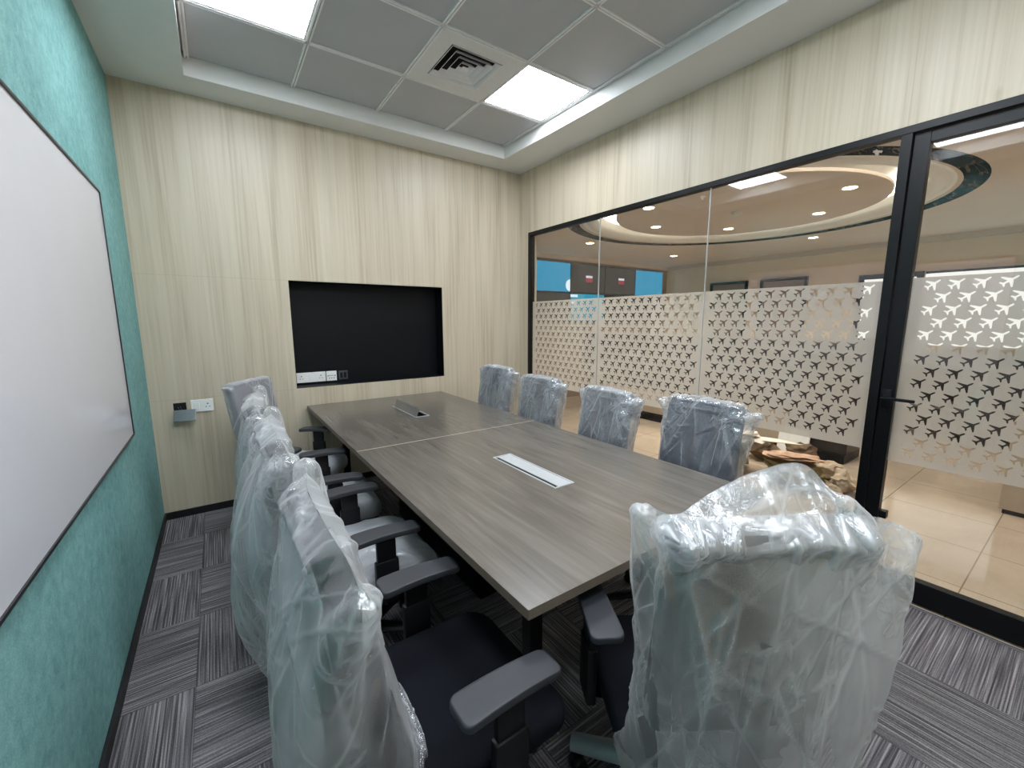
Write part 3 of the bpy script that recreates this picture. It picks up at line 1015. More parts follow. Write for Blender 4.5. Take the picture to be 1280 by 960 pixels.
def drape(W, LEN, seed, top=BTZ + 0.03, dmax=0.10, slack=1.05, N=88, Mr=56, steps=110, iters=14, pins=None, seam=None, bend=0.4, flare=0.0, lean=0.0, grav=1.6, puff=0.0, crinkle=0.04, ridge=0.0055, up=3, folds=60, taper=0.0):
    """flat bag (top seam, open bottom) pulled over a backrest; returns verts, faces"""
    rng = np.random.RandomState(seed)
    H = N // 2
    u = np.arange(N)
    yy = np.where(u <= H, 0.5 - u / H, -0.5 + (u - H) / H) * W
    side = np.where((u > 0) & (u < H), 1.0, np.where(u > H, -1.0, 0.0))
    X = np.zeros((Mr + 1, N, 3))
    dz = LEN / Mr
    for r in range(Mr + 1):
        z = top - r * dz
        d = dmax * min(1.0, r * dz / 0.12) ** 0.6
        k = np.sqrt(np.maximum(0, 1 - (2 * yy / W) ** 2))
        shrink = 1 - 0.10 * min(1, r * dz / 0.12) + flare * max(0, r / Mr)
        zz = max(z, 0.5)
        X[r, :, 0] = bx(min(zz, BTZ)) + side * d * k + 0.16 * (yy ** 2) * 0.5 + lean * (r / Mr)
        X[r, :, 1] = yy * shrink
        X[r, :, 2] = z
    noise = rng.normal(0, 1, X.shape)
    for _ in range(3):
        noise = (noise + np.roll(noise, 1, 0) + np.roll(noise, 1, 1) + np.roll(noise, -1, 0) + np.roll(noise, -1, 1)) / 5
    X += noise * 0.03
    rx, rz = W / H * slack, dz * slack
    rd = math.hypot(rx, rz)
    # crumpled sheet: rest lengths vary from place to place
    cr = rng.normal(0, 1, (Mr + 1, N))
    for _ in range(5):
        cr = (cr + np.roll(cr, 1, 0) + np.roll(cr, 1, 1) + np.roll(cr, -1, 0) + np.roll(cr, -1, 1)) / 5
    cr = (cr / cr.std()).ravel() * crinkle
    cr = np.clip(cr, -0.16, 0.25)
    flat = lambda A_: A_.reshape(-1, 3)
    idx = np.arange((Mr + 1) * N).reshape(Mr + 1, N)

    groups = []

    def add(a, b, rest, st, hor=False):
        a, b = a.ravel(), b.ravel()
        tp = 1 - taper * np.clip(((a // N) / Mr - 0.12) / 0.4, 0, 1) if hor else 1.0
        groups.append((a, b, rest * tp * (1 + (cr[a] + cr[b]) / 2), st))
    for p in (0, 1):
        cols = np.arange(p, N, 2)
        add(idx[:, cols], idx[:, (cols + 1) % N], rx, 1.0, True)
        rows = np.arange(p, Mr, 2)
        add(idx[rows], idx[rows + 1], rz, 1.0)
        add(idx[rows], np.roll(idx, -1, 1)[rows + 1], rd, 0.5)
        add(np.roll(idx, -1, 1)[rows], idx[rows + 1], rd, 0.5)
    for k, st in ((2, bend), (4, bend * 0.7)):
        for p in (0, 1):
            cols = np.array([c for c in range(N) if (c // k) % 2 == p])
            add(idx[:, cols], idx[:, (cols + k) % N], k * rx, st, True)
            rows = np.array([r for r in range(Mr + 1 - k) if (r // k) % 2 == p])
            add(idx[rows], idx[rows + k], k * rz, st)
    P = flat(X).copy()
    Vv = np.zeros_like(P)
    fr = np.arange(1, H)
    fi, bi = idx[0, fr], idx[0, (N - fr) % N]
    pin_i, pin_p = [], []
    pins = dict(pins or {})
    if seam:
        ss = np.linspace(0, len(seam) - 1, H + 1)
        for j in range(H + 1):
            k = min(int(ss[j]), len(seam) - 2)
            f_ = ss[j] - k
            p0, p1, p2, p3 = (np.array(seam[min(max(k + q, 0), len(seam) - 1)]) for q in (-1, 0, 1, 2))
            pins[(0, j)] = 0.5 * ((2 * p1) + (-p0 + p2) * f_ + (2 * p0 - 5 * p1 + 4 * p2 - p3) * f_ ** 2 + (-p0 + 3 * p1 - 3 * p2 + p3) * f_ ** 3)
            pins[(0, (N - j) % N)] = pins[(0, j)]
    for (r, c), p in pins.items():
        pin_i.append(idx[r, c % N])
        pin_p.append(p)
    pin_i = np.array(pin_i, int)
    pin_p = np.array(pin_p, float).reshape(-1, 3)
    start_p = P[pin_i].copy() if len(pin_i) else None
    dt = 1 / 50
    xs = bx(BTZ) + 0.01
    sidef = np.tile(side, Mr + 1)
    sidef[:N] = 0
    fr_ = np.repeat(np.arange(Mr + 1) / Mr, N)
    prof_r = np.where(fr_ < 0.5, 1.0, 1.0 - 3.6 * (fr_ - 0.5))
    for s in range(steps):
        prev = P.copy()
        Vv[:, 2] -= grav * dt
        Vv[:, 0] -= np.where(sidef < 0, puff * prof_r, -puff * 0.25 * (sidef > 0)) * dt
        Vv *= 0.94
        P = P + Vv * dt
        for it in range(iters):
            for a, b, rest, st in groups:
                d = P[b] - P[a]
                L = np.sqrt((d * d).sum(1))
                f_ = st * 0.5 * (L - rest) / np.maximum(L, 1e-9)
                if st < 0.45:
                    f_ = np.where(L < rest, f_, 0)
                d *= f_[:, None]
                P[a] += d
                P[b] -= d
            mid = (P[fi] + P[bi]) / 2
            P[fi] = mid
            P[bi] = mid
            if len(pin_i):
                k = min(1.0, (s + 1) / (steps * 0.5))
                P[pin_i] = start_p * (1 - k) + pin_p * k
            if not len(pin_i):
                P[idx[0], 0] = np.clip(P[idx[0], 0], xs - 0.03, xs + 0.03)
            # the seam rests on the backrest's top edge
            yq = np.abs(P[idx[0], 1])
            edge = np.clip((yq - 0.160) / 0.045, 0, 1)
            zt = BTZ + 0.012 - 0.045 * (1 - np.sqrt(1 - edge ** 2))
            P[idx[0], 2] = np.where(yq < 0.207, np.maximum(P[idx[0], 2], zt), P[idx[0], 2])
        collide(P, prev, sidef)
        Vv = (P - prev) / dt
        sp = np.linalg.norm(Vv, axis=1, keepdims=True)
        Vv *= np.minimum(1, 0.8 / np.maximum(sp, 1e-6))
    # finer grid with sharp little creases
    G = P.reshape(Mr + 1, N, 3)
    Gw = np.concatenate([G[:, -1:], G, G[:, :2]], 1)
    C_, R_ = N * up, Mr * up + 1
    tc = np.arange(C_) / up
    k = tc.astype(int)
    f = (tc - k)[None, :, None]
    p0, p1, p2, p3 = Gw[:, k], Gw[:, k + 1], Gw[:, k + 2], Gw[:, np.minimum(k + 3, N + 2)]
    E = 0.5 * (2 * p1 + (p2 - p0) * f + (2 * p0 - 5 * p1 + 4 * p2 - p3) * f ** 2 + (3 * p1 - p0 - 3 * p2 + p3) * f ** 3)
    tr_ = np.arange(R_) / up
    k = np.minimum(tr_.astype(int), Mr - 1)
    f = (tr_ - k)[:, None, None]
    p0, p1, p2, p3 = E[np.maximum(k - 1, 0)], E[k], E[k + 1], E[np.minimum(k + 2, Mr)]
    G2 = 0.5 * (2 * p1 + (p2 - p0) * f + (2 * p0 - 5 * p1 + 4 * p2 - p3) * f ** 2 + (3 * p1 - p0 - 3 * p2 + p3) * f ** 3)
    du = np.roll(G2, -1, 1) - np.roll(G2, 1, 1)
    dv = np.gradient(G2, axis=0)
    nn = np.cross(du, dv)
    nn /= np.maximum(np.linalg.norm(nn, axis=2, keepdims=True), 1e-9)
    # straight folds fanning out from the seam, and crumpled patches of short ones (in sheet coordinates, metres)
    disp = np.zeros((R_, C_))
    mark = np.zeros((R_, C_))
    per = 2 * W
    uu = (np.arange(C_) / C_ * per)[None, :] + np.zeros((R_, 1))
    vv = (np.arange(R_) / (R_ - 1) * LEN)[:, None] + np.zeros((1, C_))

    def fold(u0, v0, ang, length, amp, w1, w2):
        du_ = (uu - u0 + per / 2) % per - per / 2
        dv_ = vv - v0
        a = du_ * math.sin(ang) + dv_ * math.cos(ang)
        d = du_ * math.cos(ang) - dv_ * math.sin(ang) + 0.06 * a * a / max(length, 0.05) * rng.uniform(-1, 1)
        t = np.clip(a / length, -1, 1)
        env = np.where((a > -length * 0.15) & (a < length), np.clip(1 - np.abs(t - 0.35) / 0.66, 0, 1) ** 0.6, 0)
        prof = np.where(d > 0, np.clip(1 - d / w1, 0, 1), np.clip(1 + d / w2, 0, 1))
        disp[:] += amp * env * prof
        mark[:] = np.maximum(mark, env * np.clip(1 - np.abs(d) / 0.007, 0, 1))
    anchors = [(0.02, 0.02), (W - 0.02, 0.02), (W + 0.02, 0.02), (per - 0.02, 0.02), (W * 0.5, 0.0), (W * 1.5, 0.0), (W * 0.25, 0.06), (W * 1.25, 0.05)]
    for _ in range(folds):
        if rng.rand() < 0.6:
            u0, v0 = anchors[rng.randint(len(anchors))]
            u0 += rng.normal(0, 0.03)
        else:
            u0, v0 = rng.uniform(0, per), rng.uniform(0.03, LEN * 0.75)
        w1 = rng.uniform(0.008, 0.016)
        fold(u0, v0, rng.normal(0, 0.65), rng.uniform(0.12, 0.42), rng.choice([-0.6, 1, 1]) * rng.uniform(0.45, 1.1), *((w1, w1 * 3.2) if rng.rand() < 0.5 else (w1 * 3.2, w1)))
    for _ in range(max(4, folds // 6)):
        cu, cv = (anchors[rng.randint(6)] if rng.rand() < 0.45 else (rng.uniform(0, per), rng.uniform(0.02, LEN * 0.7)))
        for _k in range(22):
            fold(cu + rng.normal(0, 0.035), max(0.0, cv + rng.normal(0.02, 0.035)), rng.uniform(0, 2 * PI), rng.uniform(0.02, 0.075), rng.uniform(0.25, 0.6), 0.0055, rng.uniform(0.006, 0.016))
    disp = np.clip(disp, -1.2, 1.8)
    disp[0:2] *= 0.3
    G2 = G2 + nn * (disp * ridge)[:, :, None]
    ix = np.arange(R_ * C_).reshape(R_, C_)
    F = np.stack([ix[:-1], np.roll(ix, -1, 1)[:-1], np.roll(ix, -1, 1)[1:], ix[1:]], -1).reshape(-1, 4)
    return G2.reshape(-1, 3), F.tolist(), np.clip(mark.ravel(), 0, 1)


def bag(chair, name, mat, **kw):
    P, F, K = drape(**kw)
    me = bpy.data.meshes.new(name)
    me.from_pydata([tuple(p) for p in P], [], F)
    me.attributes.new('crease', 'FLOAT', 'POINT').data.foreach_set('value', K.astype(np.float32))
    me.materials.append(M[mat])
    for p in me.polygons:
        p.use_smooth = True
    o = bpy.data.objects.new(name, me)
    COL.objects.link(o)
    o.parent = chair
    return o


def seat_cover(chair, seed, mat='poly_seat'):
    """crumpled polythene over the seat cushion"""
    rng = np.random.RandomState(seed)
    out = []
    base_ = rrect(0.258, 0.252, 0.08, 8)
    for i, p in enumerate(base_):
        q = base_[(i + 1) % len(base_)]
        out += [p, ((p[0] + q[0]) / 2, (p[1] + q[1]) / 2)]
    V, F = pad(out, 0.092, 0.036, seat_fn, tuple(np.linspace(0.97, 0.06, 24)))
    V = np.array(V)
    hgt = np.zeros(len(V))
    for _ in range(46):
        c_ = (rng.uniform(-0.25, 0.27), rng.uniform(-0.26, 0.26))
        a_ = rng.uniform(0, 2 * PI)
        L_ = rng.uniform(0.05, 0.26)
        dx, dy = V[:, 0] - c_[0], V[:, 1] - c_[1]
        al = dx * math.cos(a_) + dy * math.sin(a_)
        d = -dx * math.sin(a_) + dy * math.cos(a_) + al * al * rng.uniform(-1.5, 1.5)
        w1, w2 = rng.uniform(0.006, 0.012), rng.uniform(0.012, 0.035)
        hgt += rng.uniform(0.3, 1.0) * np.clip(1 - np.abs(al) / L_, 0, 1) ** 0.6 * np.where(d > 0, np.clip(1 - d / w1, 0, 1), np.clip(1 + d / w2, 0, 1))
    sd = np.where(V[:, 2] > SEATZ - 0.05, 1.0, 0.0)
    V[:, 2] += sd * (0.004 + 0.010 * np.clip(hgt, 0, 1.7))
    W_ = [tuple(p) for p in V]
    m = MB()
    m.poly(W_, F)
    return m.build('seat_cover', M[mat], chair, True)


def to_local(p, loc, ang, dz=0.0):
    d = Vector(p) - Vector((loc[0], loc[1], dz))
    return tuple(Matrix.Rotation(-ang, 3, 'Z') @ d)


proto = {k: build_chair(k) for k in ('chair_fab', 'chair_blue', 'chair_grey')}
used = set()


def place(kind, loc, deg, label, group, dz=0.0, base_rot=0):
    if kind in used:
        t = copy_tree(proto[kind])
    else:
        t = proto[kind]
        used.add(kind)
    t.location = (loc[0], loc[1], 0)
    t.rotation_euler = (0, 0, math.radians(deg))
    if dz:
        for c in bpy.data.objects:
            if c.parent == t and c.name.split('.')[0] not in ('star_base',):
                c.location.z += dz
    if base_rot:
        for c in bpy.data.objects:
            if c.parent == t and c.name.startswith('star_base'):
                c.rotation_euler.z = math.radians(base_rot)
    return tag(t, label, 'chair', group)


GL, GR = 'office chairs along the teal wall side', 'office chairs along the glass side'
# teal wall side, from the camera to the niche wall
c = place('chair_fab', (0.44, 0.93), 0, 'bare-seated black office chair whose back wears a loose polythene bag with a pointed tip', GL)
H_ = 44
L1 = lambda p: to_local(p, (0.44, 0.93), 0)
bag(c, 'plastic_cover', 'poly', W=0.60, LEN=1.05, seed=3, taper=0.0, dmax=0.15, flare=-0.04, puff=1.5, slack=1.01,
    seam=[L1(p) for p in ((0.160, 1.175, 1.110), (0.155, 1.12, 1.085), (0.138, 1.0, 1.086), (0.136, 0.85, 1.086), (0.146, 0.70, 1.070), (0.158, 0.615, 1.035))])
c = place('chair_fab', (0.44, 1.76), 0, 'dark office chair under a baggy polythene sheet almost reaching the carpet, its seat wrapped too', GL)
bag(c, 'plastic_cover', 'poly', W=0.60, LEN=1.06, seed=11, dmax=0.15, flare=-0.05, lean=-0.08, puff=1.7, slack=1.01)
seat_cover(c, 5)
c = place('chair_fab', (0.43, 2.455), -4, 'polythene-wrapped office chair mostly hidden behind the baggiest wrapped chair', GL)
bag(c, 'plastic_cover', 'poly', W=0.51, LEN=0.80, seed=23, dmax=0.10, puff=0.6)
seat_cover(c, 8)
c = place('chair_grey', (0.39, 3.155), -37, 'grey-looking office chair in tight polythene by the niche wall, turned towards the camera', GL)
bag(c, 'plastic_cover', 'poly_grey', W=0.462, LEN=0.62, seed=31, dmax=0.055, slack=1.01, crinkle=0.02, ridge=0.002, folds=20)
seat_cover(c, 9)
# glass side, from the camera to the niche wall
for i, (x, y, d, dz, lab, sd) in enumerate((
        (1.70, 1.140, 180, 0.000, 'blue-black office chair in wrinkled clear plastic, nearest the camera on the glass side', 41),
        (1.70, 1.800, 176, -0.035, 'blue-black plastic-wrapped office chair facing the closed cable box, second on the glass side', 43),
        (1.70, 2.455, 180, -0.030, 'blue-black plastic-wrapped office chair overlapping the corner chair, third on the glass side', 47),
        (1.70, 3.045, 183, -0.005, 'blue-black plastic-wrapped office chair in the corner where niche wall meets glass', 53))):
    c = place('chair_blue', (x, y), d, lab, GR, dz)
    o = bag(c, 'plastic_cover', 'poly_thin', W=0.515, LEN=0.62, seed=sd, dmax=0.07, slack=1.03, N=80, Mr=48, crinkle=0.03, ridge=0.0065, puff=0.3, up=3, folds=60)
    o.location.z += dz
# the chair at the table's near end
loc, ang = (1.02, 0.60), math.radians(59)
c = place('chair_fab', loc, 59, 'black office chair at the near table end, hooded by a large milky polythene bag', None, 0.0, 29)
d_ = Vector((math.cos(math.radians(65)), math.sin(math.radians(65)), 0))
w = MB()
w.tube([d_ * q + Vector((0, 0, z)) for q, z in ((0.09, 0.112), (0.16, 0.110), (0.23, 0.098), (0.315, 0.088))], [0.036, 0.035, 0.033, 0.030], 12, 0.75)
w.build('leg_wrap', M['poly_seat'], c, True)
tl_ = lambda p: to_local(p, loc, ang)
bag(c, 'plastic_cover', 'poly', W=0.475, LEN=1.10, seed=61, dmax=0.12, flare=-0.10, lean=-0.04, puff=0.7, slack=1.0, taper=0.16, crinkle=0.045, folds=75,
    seam=[tl_(p) for p in ((0.712, 0.470, 1.030), (0.750, 0.455, 1.080), (0.830, 0.425, 1.125), (0.925, 0.385, 1.155), (1.010, 0.345, 1.160), (1.020, 0.295, 1.110), (1.020, 0.265, 1.045))])

# ================================================================== LOBBY BEHIND THE GLASS
struct(box_obj('floor_lobby', M['ltile'], (XR, LX1, LY0, LY1, -0.08, 0.0)), 'glossy beige lobby tiles')
struct(box_obj('wall_lobby_east', M['cream'], (LX1, LX1 + 0.12, LY0, LY1 + 0.12, -0.08, 3.1)), 'cream lobby wall')
struct(box_obj('wall_lobby_north', M['taupe'], (XR + 0.12, LX1, LY1, LY1 + 0.12, -0.08, 3.1)), 'taupe lobby wall behind the screens')
struct(box_obj('wall_lobby_south', M['cream'], (XR + 0.12, LX1, LY0 - 0.12, LY0, -0.08, 3.1)))
struct(box_obj('wall_lobby_west', M['cream'], (XR, XR + 0.12, YB + 0.2, LY1 + 0.12, -0.08, 3.1)))
struct(box_obj('wall_lobby_side', M['cream'], (XR, XR + 0.12, LY0 - 0.12, YF - 0.12, -0.08, 3.1)))

RC = (4.77, 2.51)
R_HOLE = 1.66


def lobby_ceiling():
    m = MB()
    n = 72
    xa, xb, ya, yb = XR + 0.12, LX1, LY0, LY1
    inner, outer = [], []
    for k in range(n):
        a = 2 * PI * k / n
        c_, s_ = math.cos(a), math.sin(a)
        inner.append((RC[0] + R_HOLE * c_, RC[1] + R_HOLE * s_))
        t1 = (xb - RC[0]) / c_ if c_ > 1e-6 else ((xa - RC[0]) / c_ if c_ < -1e-6 else 1e9)
        t2 = (yb - RC[1]) / s_ if s_ > 1e-6 else ((ya - RC[1]) / s_ if s_ < -1e-6 else 1e9)
        tt = min(t1, t2)
        outer.append((RC[0] + tt * c_, RC[1] + tt * s_))
    corners = {}
    V = [(p[0], p[1], LH) for p in inner] + [(p[0], p[1], LH) for p in outer]
    F = []
    for k in range(n):
        k2 = (k + 1) % n
        F.append([k, n + k, n + k2, k2])
        p, q_ = outer[k], outer[k2]
        if abs(p[0] - q_[0]) > 1e-6 and abs(p[1] - q_[1]) > 1e-6:
            cx = xa if min(p[0], q_[0]) - xa < 1e-6 else xb
            cy = ya if min(p[1], q_[1]) - ya < 1e-6 else yb
            V.append((cx, cy, LH))
            F.append([n + k, len(V) - 1, n + k2])
    m.poly(V, F)
    m.box(xa, xb, ya, yb, 3.0, 3.05)
    return m.build('ceiling_lobby', M['lceil'])


lc = struct(lobby_ceiling(), 'beige lobby ceiling with a round lit cove')
# recess wall, lip and disc
m = MB()
m.lathe([(1.76, 2.606), (1.76, 2.86), (1.77, 2.86), (1.77, 2.606)], 96, (RC[0], RC[1], 0), closed=True)
m.lathe([(0.0, 2.86), (1.77, 2.86), (1.77, 2.87), (0, 2.87)], 96, (RC[0], RC[1], 0))
m.lathe([(0.0, 2.655), (0.12, 2.655), (0.12, 2.86), (0.0, 2.86)], 32, (RC[0], RC[1], 0))
m.build('cove_recess', M['lwhite'], lc, True, 40)
m = MB()
prof = [(1.70, 2.606), (1.66, 2.599), (1.635, 2.599)]
for k in range(0, 11):
    a = math.radians(-40 - 140 * k / 10)
    prof.append((1.565 + 0.075 * math.cos(a), 2.660 + 0.078 * math.sin(a)))
prof += [(1.492, 2.735), (1.510, 2.735), (1.525, 2.66), (1.60, 2.64), (1.70, 2.64)]
m.lathe(prof, 96, (RC[0], RC[1], 0), closed=True)
m.build('cove_lip', M['lwhite'], lc, True, 50)
m = MB()
m.lathe([(1.56, 2.668), (1.62, 2.668), (1.62, 2.682), (1.56, 2.682)], 96, (RC[0], RC[1], 0), closed=True)
m.build('cove_strip', M['cove'], lc)
m = MB()
m.lathe([(0.0, 2.620), (1.27, 2.620), (1.28, 2.628), (1.28, 2.655), (0.0, 2.655)], 96, (RC[0], RC[1], 0))
m.build('cove_disc', M['lceil'], lc, True, 40)
m = MB()
m.lathe([(1.715, 2.5965), (1.862, 2.5965), (1.862, 2.602), (1.715, 2.602)], 96, (RC[0] + 0.03, RC[1] + 0.02, 0), closed=True)
m.build('marble_ring', M['marble'], lc)
# cornice along the two far walls
m = MB()
m.box(LX1 - 0.10, LX1, LY0, LY1, 2.53, 2.60)
m.box(XR + 0.12, LX1 - 0.10, LY1 - 0.10, LY1, 2.53, 2.60)
struct(m.build('trim_2', M['lceil']), 'cornice of the lobby')


def downlight(x, y, z, label, watts=70):
    t = tag(empty('downlight', (x, y, z)), label, 'light', 'round recessed lobby downlights')
    MB().lathe([(0.052, 0.001), (0.066, -0.003), (0.070, 0.0), (0.052, 0.001)], 28).build('trim_ring', M['lwhite'], t, True)
    MB().lathe([(0.0, -0.002), (0.054, -0.002), (0.054, 0.0), (0.0, 0.0)], 28).build('lens', M['spot'], t)
    ld = bpy.data.lights.new('downlight_lamp', 'SPOT')
    ld.energy = watts
    ld.color = (1.0, 0.91, 0.81)
    ld.spot_size = math.radians(125)
    ld.spot_blend = 0.8
    ld.shadow_soft_size = 0.05
    lo = bpy.data.objects.new('downlight_lamp', ld)
    COL.objects.link(lo)
    lo.parent = t
    lo.location = (0, 0, -0.012)


for k, lab in enumerate((
        'downlight in the round ceiling disc, far right of its centre',
        'downlight in the round ceiling disc, the farthest one',
        'downlight in the round ceiling disc, left rear of its centre',
        'downlight in the round ceiling disc, leftmost near the bright crescent',
        'downlight in the round ceiling disc, nearest the meeting room glass',
        'downlight in the round ceiling disc, near the black door post')):
    a0 = math.atan2(2.115 + 0.28 - 2.51, 5.72 - 4.77)
    ang_ = math.radians(-28 + 60 * k)
    downlight(RC[0] - 0.09 + 0.985 * math.cos(ang_), RC[1] - 0.04 + 0.985 * math.sin(ang_), 2.620, lab)
for x, y, lab in ((4.69, 4.64, 'outer lobby downlight above the blue screens, outside the marble ring'),
                  (6.86, 4.69, 'outer lobby downlight nearest the far lobby corner'),
                  (6.97, 2.56, 'outer lobby downlight nearest the framed pictures on the cream wall'),
                  (6.9, -1.4, 'added unseen lobby downlight beyond the door, out toward the right'),  # out of view, added to light the lobby
                  (4.2, -1.6, 'added unseen lobby downlight beyond the door, near the meeting room wall')):  # another unseen lamp added for lobby light
    downlight(x, y, LH, lab, 22 if x < 5 and y > 0 else 130)
t = tag(empty('smoke_detector', (RC[0] - 0.05, RC[1] - 0.03, 2.62)), 'round smoke detector in the middle of the ceiling disc', 'smoke detector')
MB().lathe([(0.0, -0.04), (0.035, -0.04), (0.05, -0.028), (0.06, -0.012), (0.06, 0.0), (0.0, 0.0)], 24).build('housing', M['dwhite'], t, True, 50)
MB().lathe([(0.0, -0.045), (0.02, -0.045), (0.02, -0.039), (0.0, -0.039)], 16).build('sensor', M['tbar'], t)

# wall of screens
def screen(x0, x1, z0, z1, mat, label, marks=()):
    t = tag(empty('mounted_screen', ((x0 + x1) / 2, LY1, z0)), label, 'screen', 'wall of display screens')
    w_ = (x1 - x0) / 2
    MB().box(-w_ + 0.004, w_ - 0.004, -0.05, -0.002, 0.004, z1 - z0 - 0.004, bev=0.003).build('housing', M['chair_blk'], t)
    MB().box(-w_ + 0.012, w_ - 0.012, -0.053, -0.0495, 0.012, z1 - z0 - 0.012).build('display', M[mat], t)
    for kind, mx, mz, a, b, mm in marks:
        g = MB()
        if kind == 'r':
            g.box(mx - a, mx + a, -0.0555, -0.0525, mz - b, mz + b)
        else:
            pts = [(mx + a * math.cos(q_), mz + a * math.sin(q_)) for q_ in np.linspace(PI / 2, 3 * PI / 2, 17)]
            g.prism(pts, -0.0555, -0.0525, 'y')
        g.build('screen_mark', M[mm], t)


S1, S2, S3, S4, S5 = 4.44, 5.372, 6.275, 7.18, 8.10
screen(S1, S2, 1.96, 2.49, 'lcd_blue', 'blue display screen at the left end of the wall, cut by a white half disc', [('h', 0.452, 0.13, 0.105, 0, 'lcd_white')])
for x0, x1, lab in ((S2, S3, 'dark display screen right of the half-disc screen, small red notice in its middle'), (S3, S4, 'dark display screen left of the right-hand blue one, small red notice in its middle')):
    screen(x0, x1, 1.96, 2.49, 'lcd_dark', lab, [('r', 0.02, 0.268, 0.085, 0.062, 'lcd_red'), ('r', 0.02, 0.305, 0.085, 0.02, 'lcd_white')])
screen(S4, S5, 1.96, 2.49, 'lcd_blue', 'plain blue display screen at the right end of the wall')
screen(S1, S2, 1.43, 1.955, 'lcd_dark', 'dark display screen under the half-disc screen, low on the left')
screen(S2, S3, 1.43, 1.955, 'lcd_teal', 'teal display screen with two short white lines, just above the frosted film', [('r', -0.36, 0.475, 0.09, 0.022, 'lcd_white'), ('r', -0.38, 0.36, 0.06, 0.035, 'lcd_white')])
screen(S3, S4, 1.43, 1.955, 'lcd_dark', 'dark display screen right of the teal one in the lower row')
screen(S4, S5, 1.43, 1.955, 'lcd_dark', 'dark display screen at the lower right end of the wall')

# black framed panels on the cream wall
def framed(y0, y1, z0, z1, inner, label, fw=0.045):
    t = tag(empty('wall_panel', (LX1, (y0 + y1) / 2, z0)), label, 'panel', 'black framed panels on the cream wall')
    h_, w_ = z1 - z0, (y1 - y0) / 2
    f_ = MB()
    for a in ((-w_, w_, 0, fw), (-w_, w_, h_ - fw, h_), (-w_, -w_ + fw, fw, h_ - fw), (w_ - fw, w_, fw, h_ - fw)):
        f_.box(-0.05, 0, a[0], a[1], a[2], a[3])
    f_.build('frame', M['black'], t)
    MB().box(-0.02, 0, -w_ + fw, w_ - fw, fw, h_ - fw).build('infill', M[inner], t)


framed(4.05, 4.78, 1.14, 2.19, 'taupe', 'black framed taupe panel on the cream wall, the left one')
framed(3.06, 3.82, 1.14, 2.19, 'taupe', 'black framed taupe panel on the cream wall, the middle one')
framed(1.62, 2.36, 1.10, 2.14, 'lit', 'black framed white panel with added glow on the cream wall behind the door post', 0.07)  # infill emits added light to look bright white
t = tag(empty('glowing_board', (LX1, 0.45, 1.10)), 'wide white board with added glow and thin dark top edge, seen through the glass door', 'board')
MB().box(-0.03, 0, -1.15, 1.15, 0, 1.0).build('panel', M['lit'], t)  # emission added to brighten the board
MB().box(-0.045, 0, -1.15, 1.15, 1.0, 1.03).build('top_rail', M['black'], t)

# low counter opposite, with black plinth and post
t = tag(empty('lobby_counter', (5.35, 3.25, 0)), 'long dark lobby counter on a black plinth behind the frosted film', 'counter')
MB().box(-0.2, 0.25, -1.85, 1.9, 0.09, 1.19, bev=0.004).build('body', M['wood_dk'], t)
MB().box(-0.25, 0.28, -1.9, 1.95, 1.19, 1.23, bev=0.006).build('worktop', M['wood_dk'], t)
MB().box(-0.24, 0.22, -1.85, 1.9, 0.0, 0.09).build('plinth', M['black'], t)
MB().box(-0.25, -0.2, 1.50, 1.56, 0.09, 1.19).build('post', M['black'], t)
MB().box(-0.206, -0.2, -1.3, 1.4, 0.11, 0.45).build('kick_panel', M['stone'], t)
t = tag(empty('lobby_sofa', (7.5, 0.55, 0)), 'dark lobby sofa far behind the glass door', 'sofa')
MB().box(-0.35, 0.35, -1.1, 1.0, 0.08, 0.42, bev=0.05, seg=3).build('seat', M['wood_dk'], t, True, 40)
MB().box(0.2, 0.42, -1.1, 1.0, 0.35, 1.02, bev=0.05, seg=3).build('backrest', M['wood_dk'], t, True, 40)
for s in (-1.16, 1.0):
    MB().box(-0.35, 0.42, s - 0.0, s + 0.14, 0.08, 0.66, bev=0.04, seg=3).build('armrest', M['wood_dk'], t, True, 40)
for sx in (-0.28, 0.32):
    for sy in (-1.0, 0.95):
        MB().box(sx - 0.02, sx + 0.02, sy - 0.02, sy + 0.02, 0, 0.085).build('leg', M['black'], t)
t = tag(empty('stone_plinth', (5.2, -0.25, 0)), 'greige plinth block on the lobby floor, cut off by the right edge of the photo', 'plinth')
MB().box(-0.42, 0.5, -0.7, 0.58, 0.035, 0.72, bev=0.006).build('body', M['stone'], t)
MB().box(-0.40, 0.48, -0.68, 0.56, 0.0, 0.035).build('foot', M['wood_dk'], t)


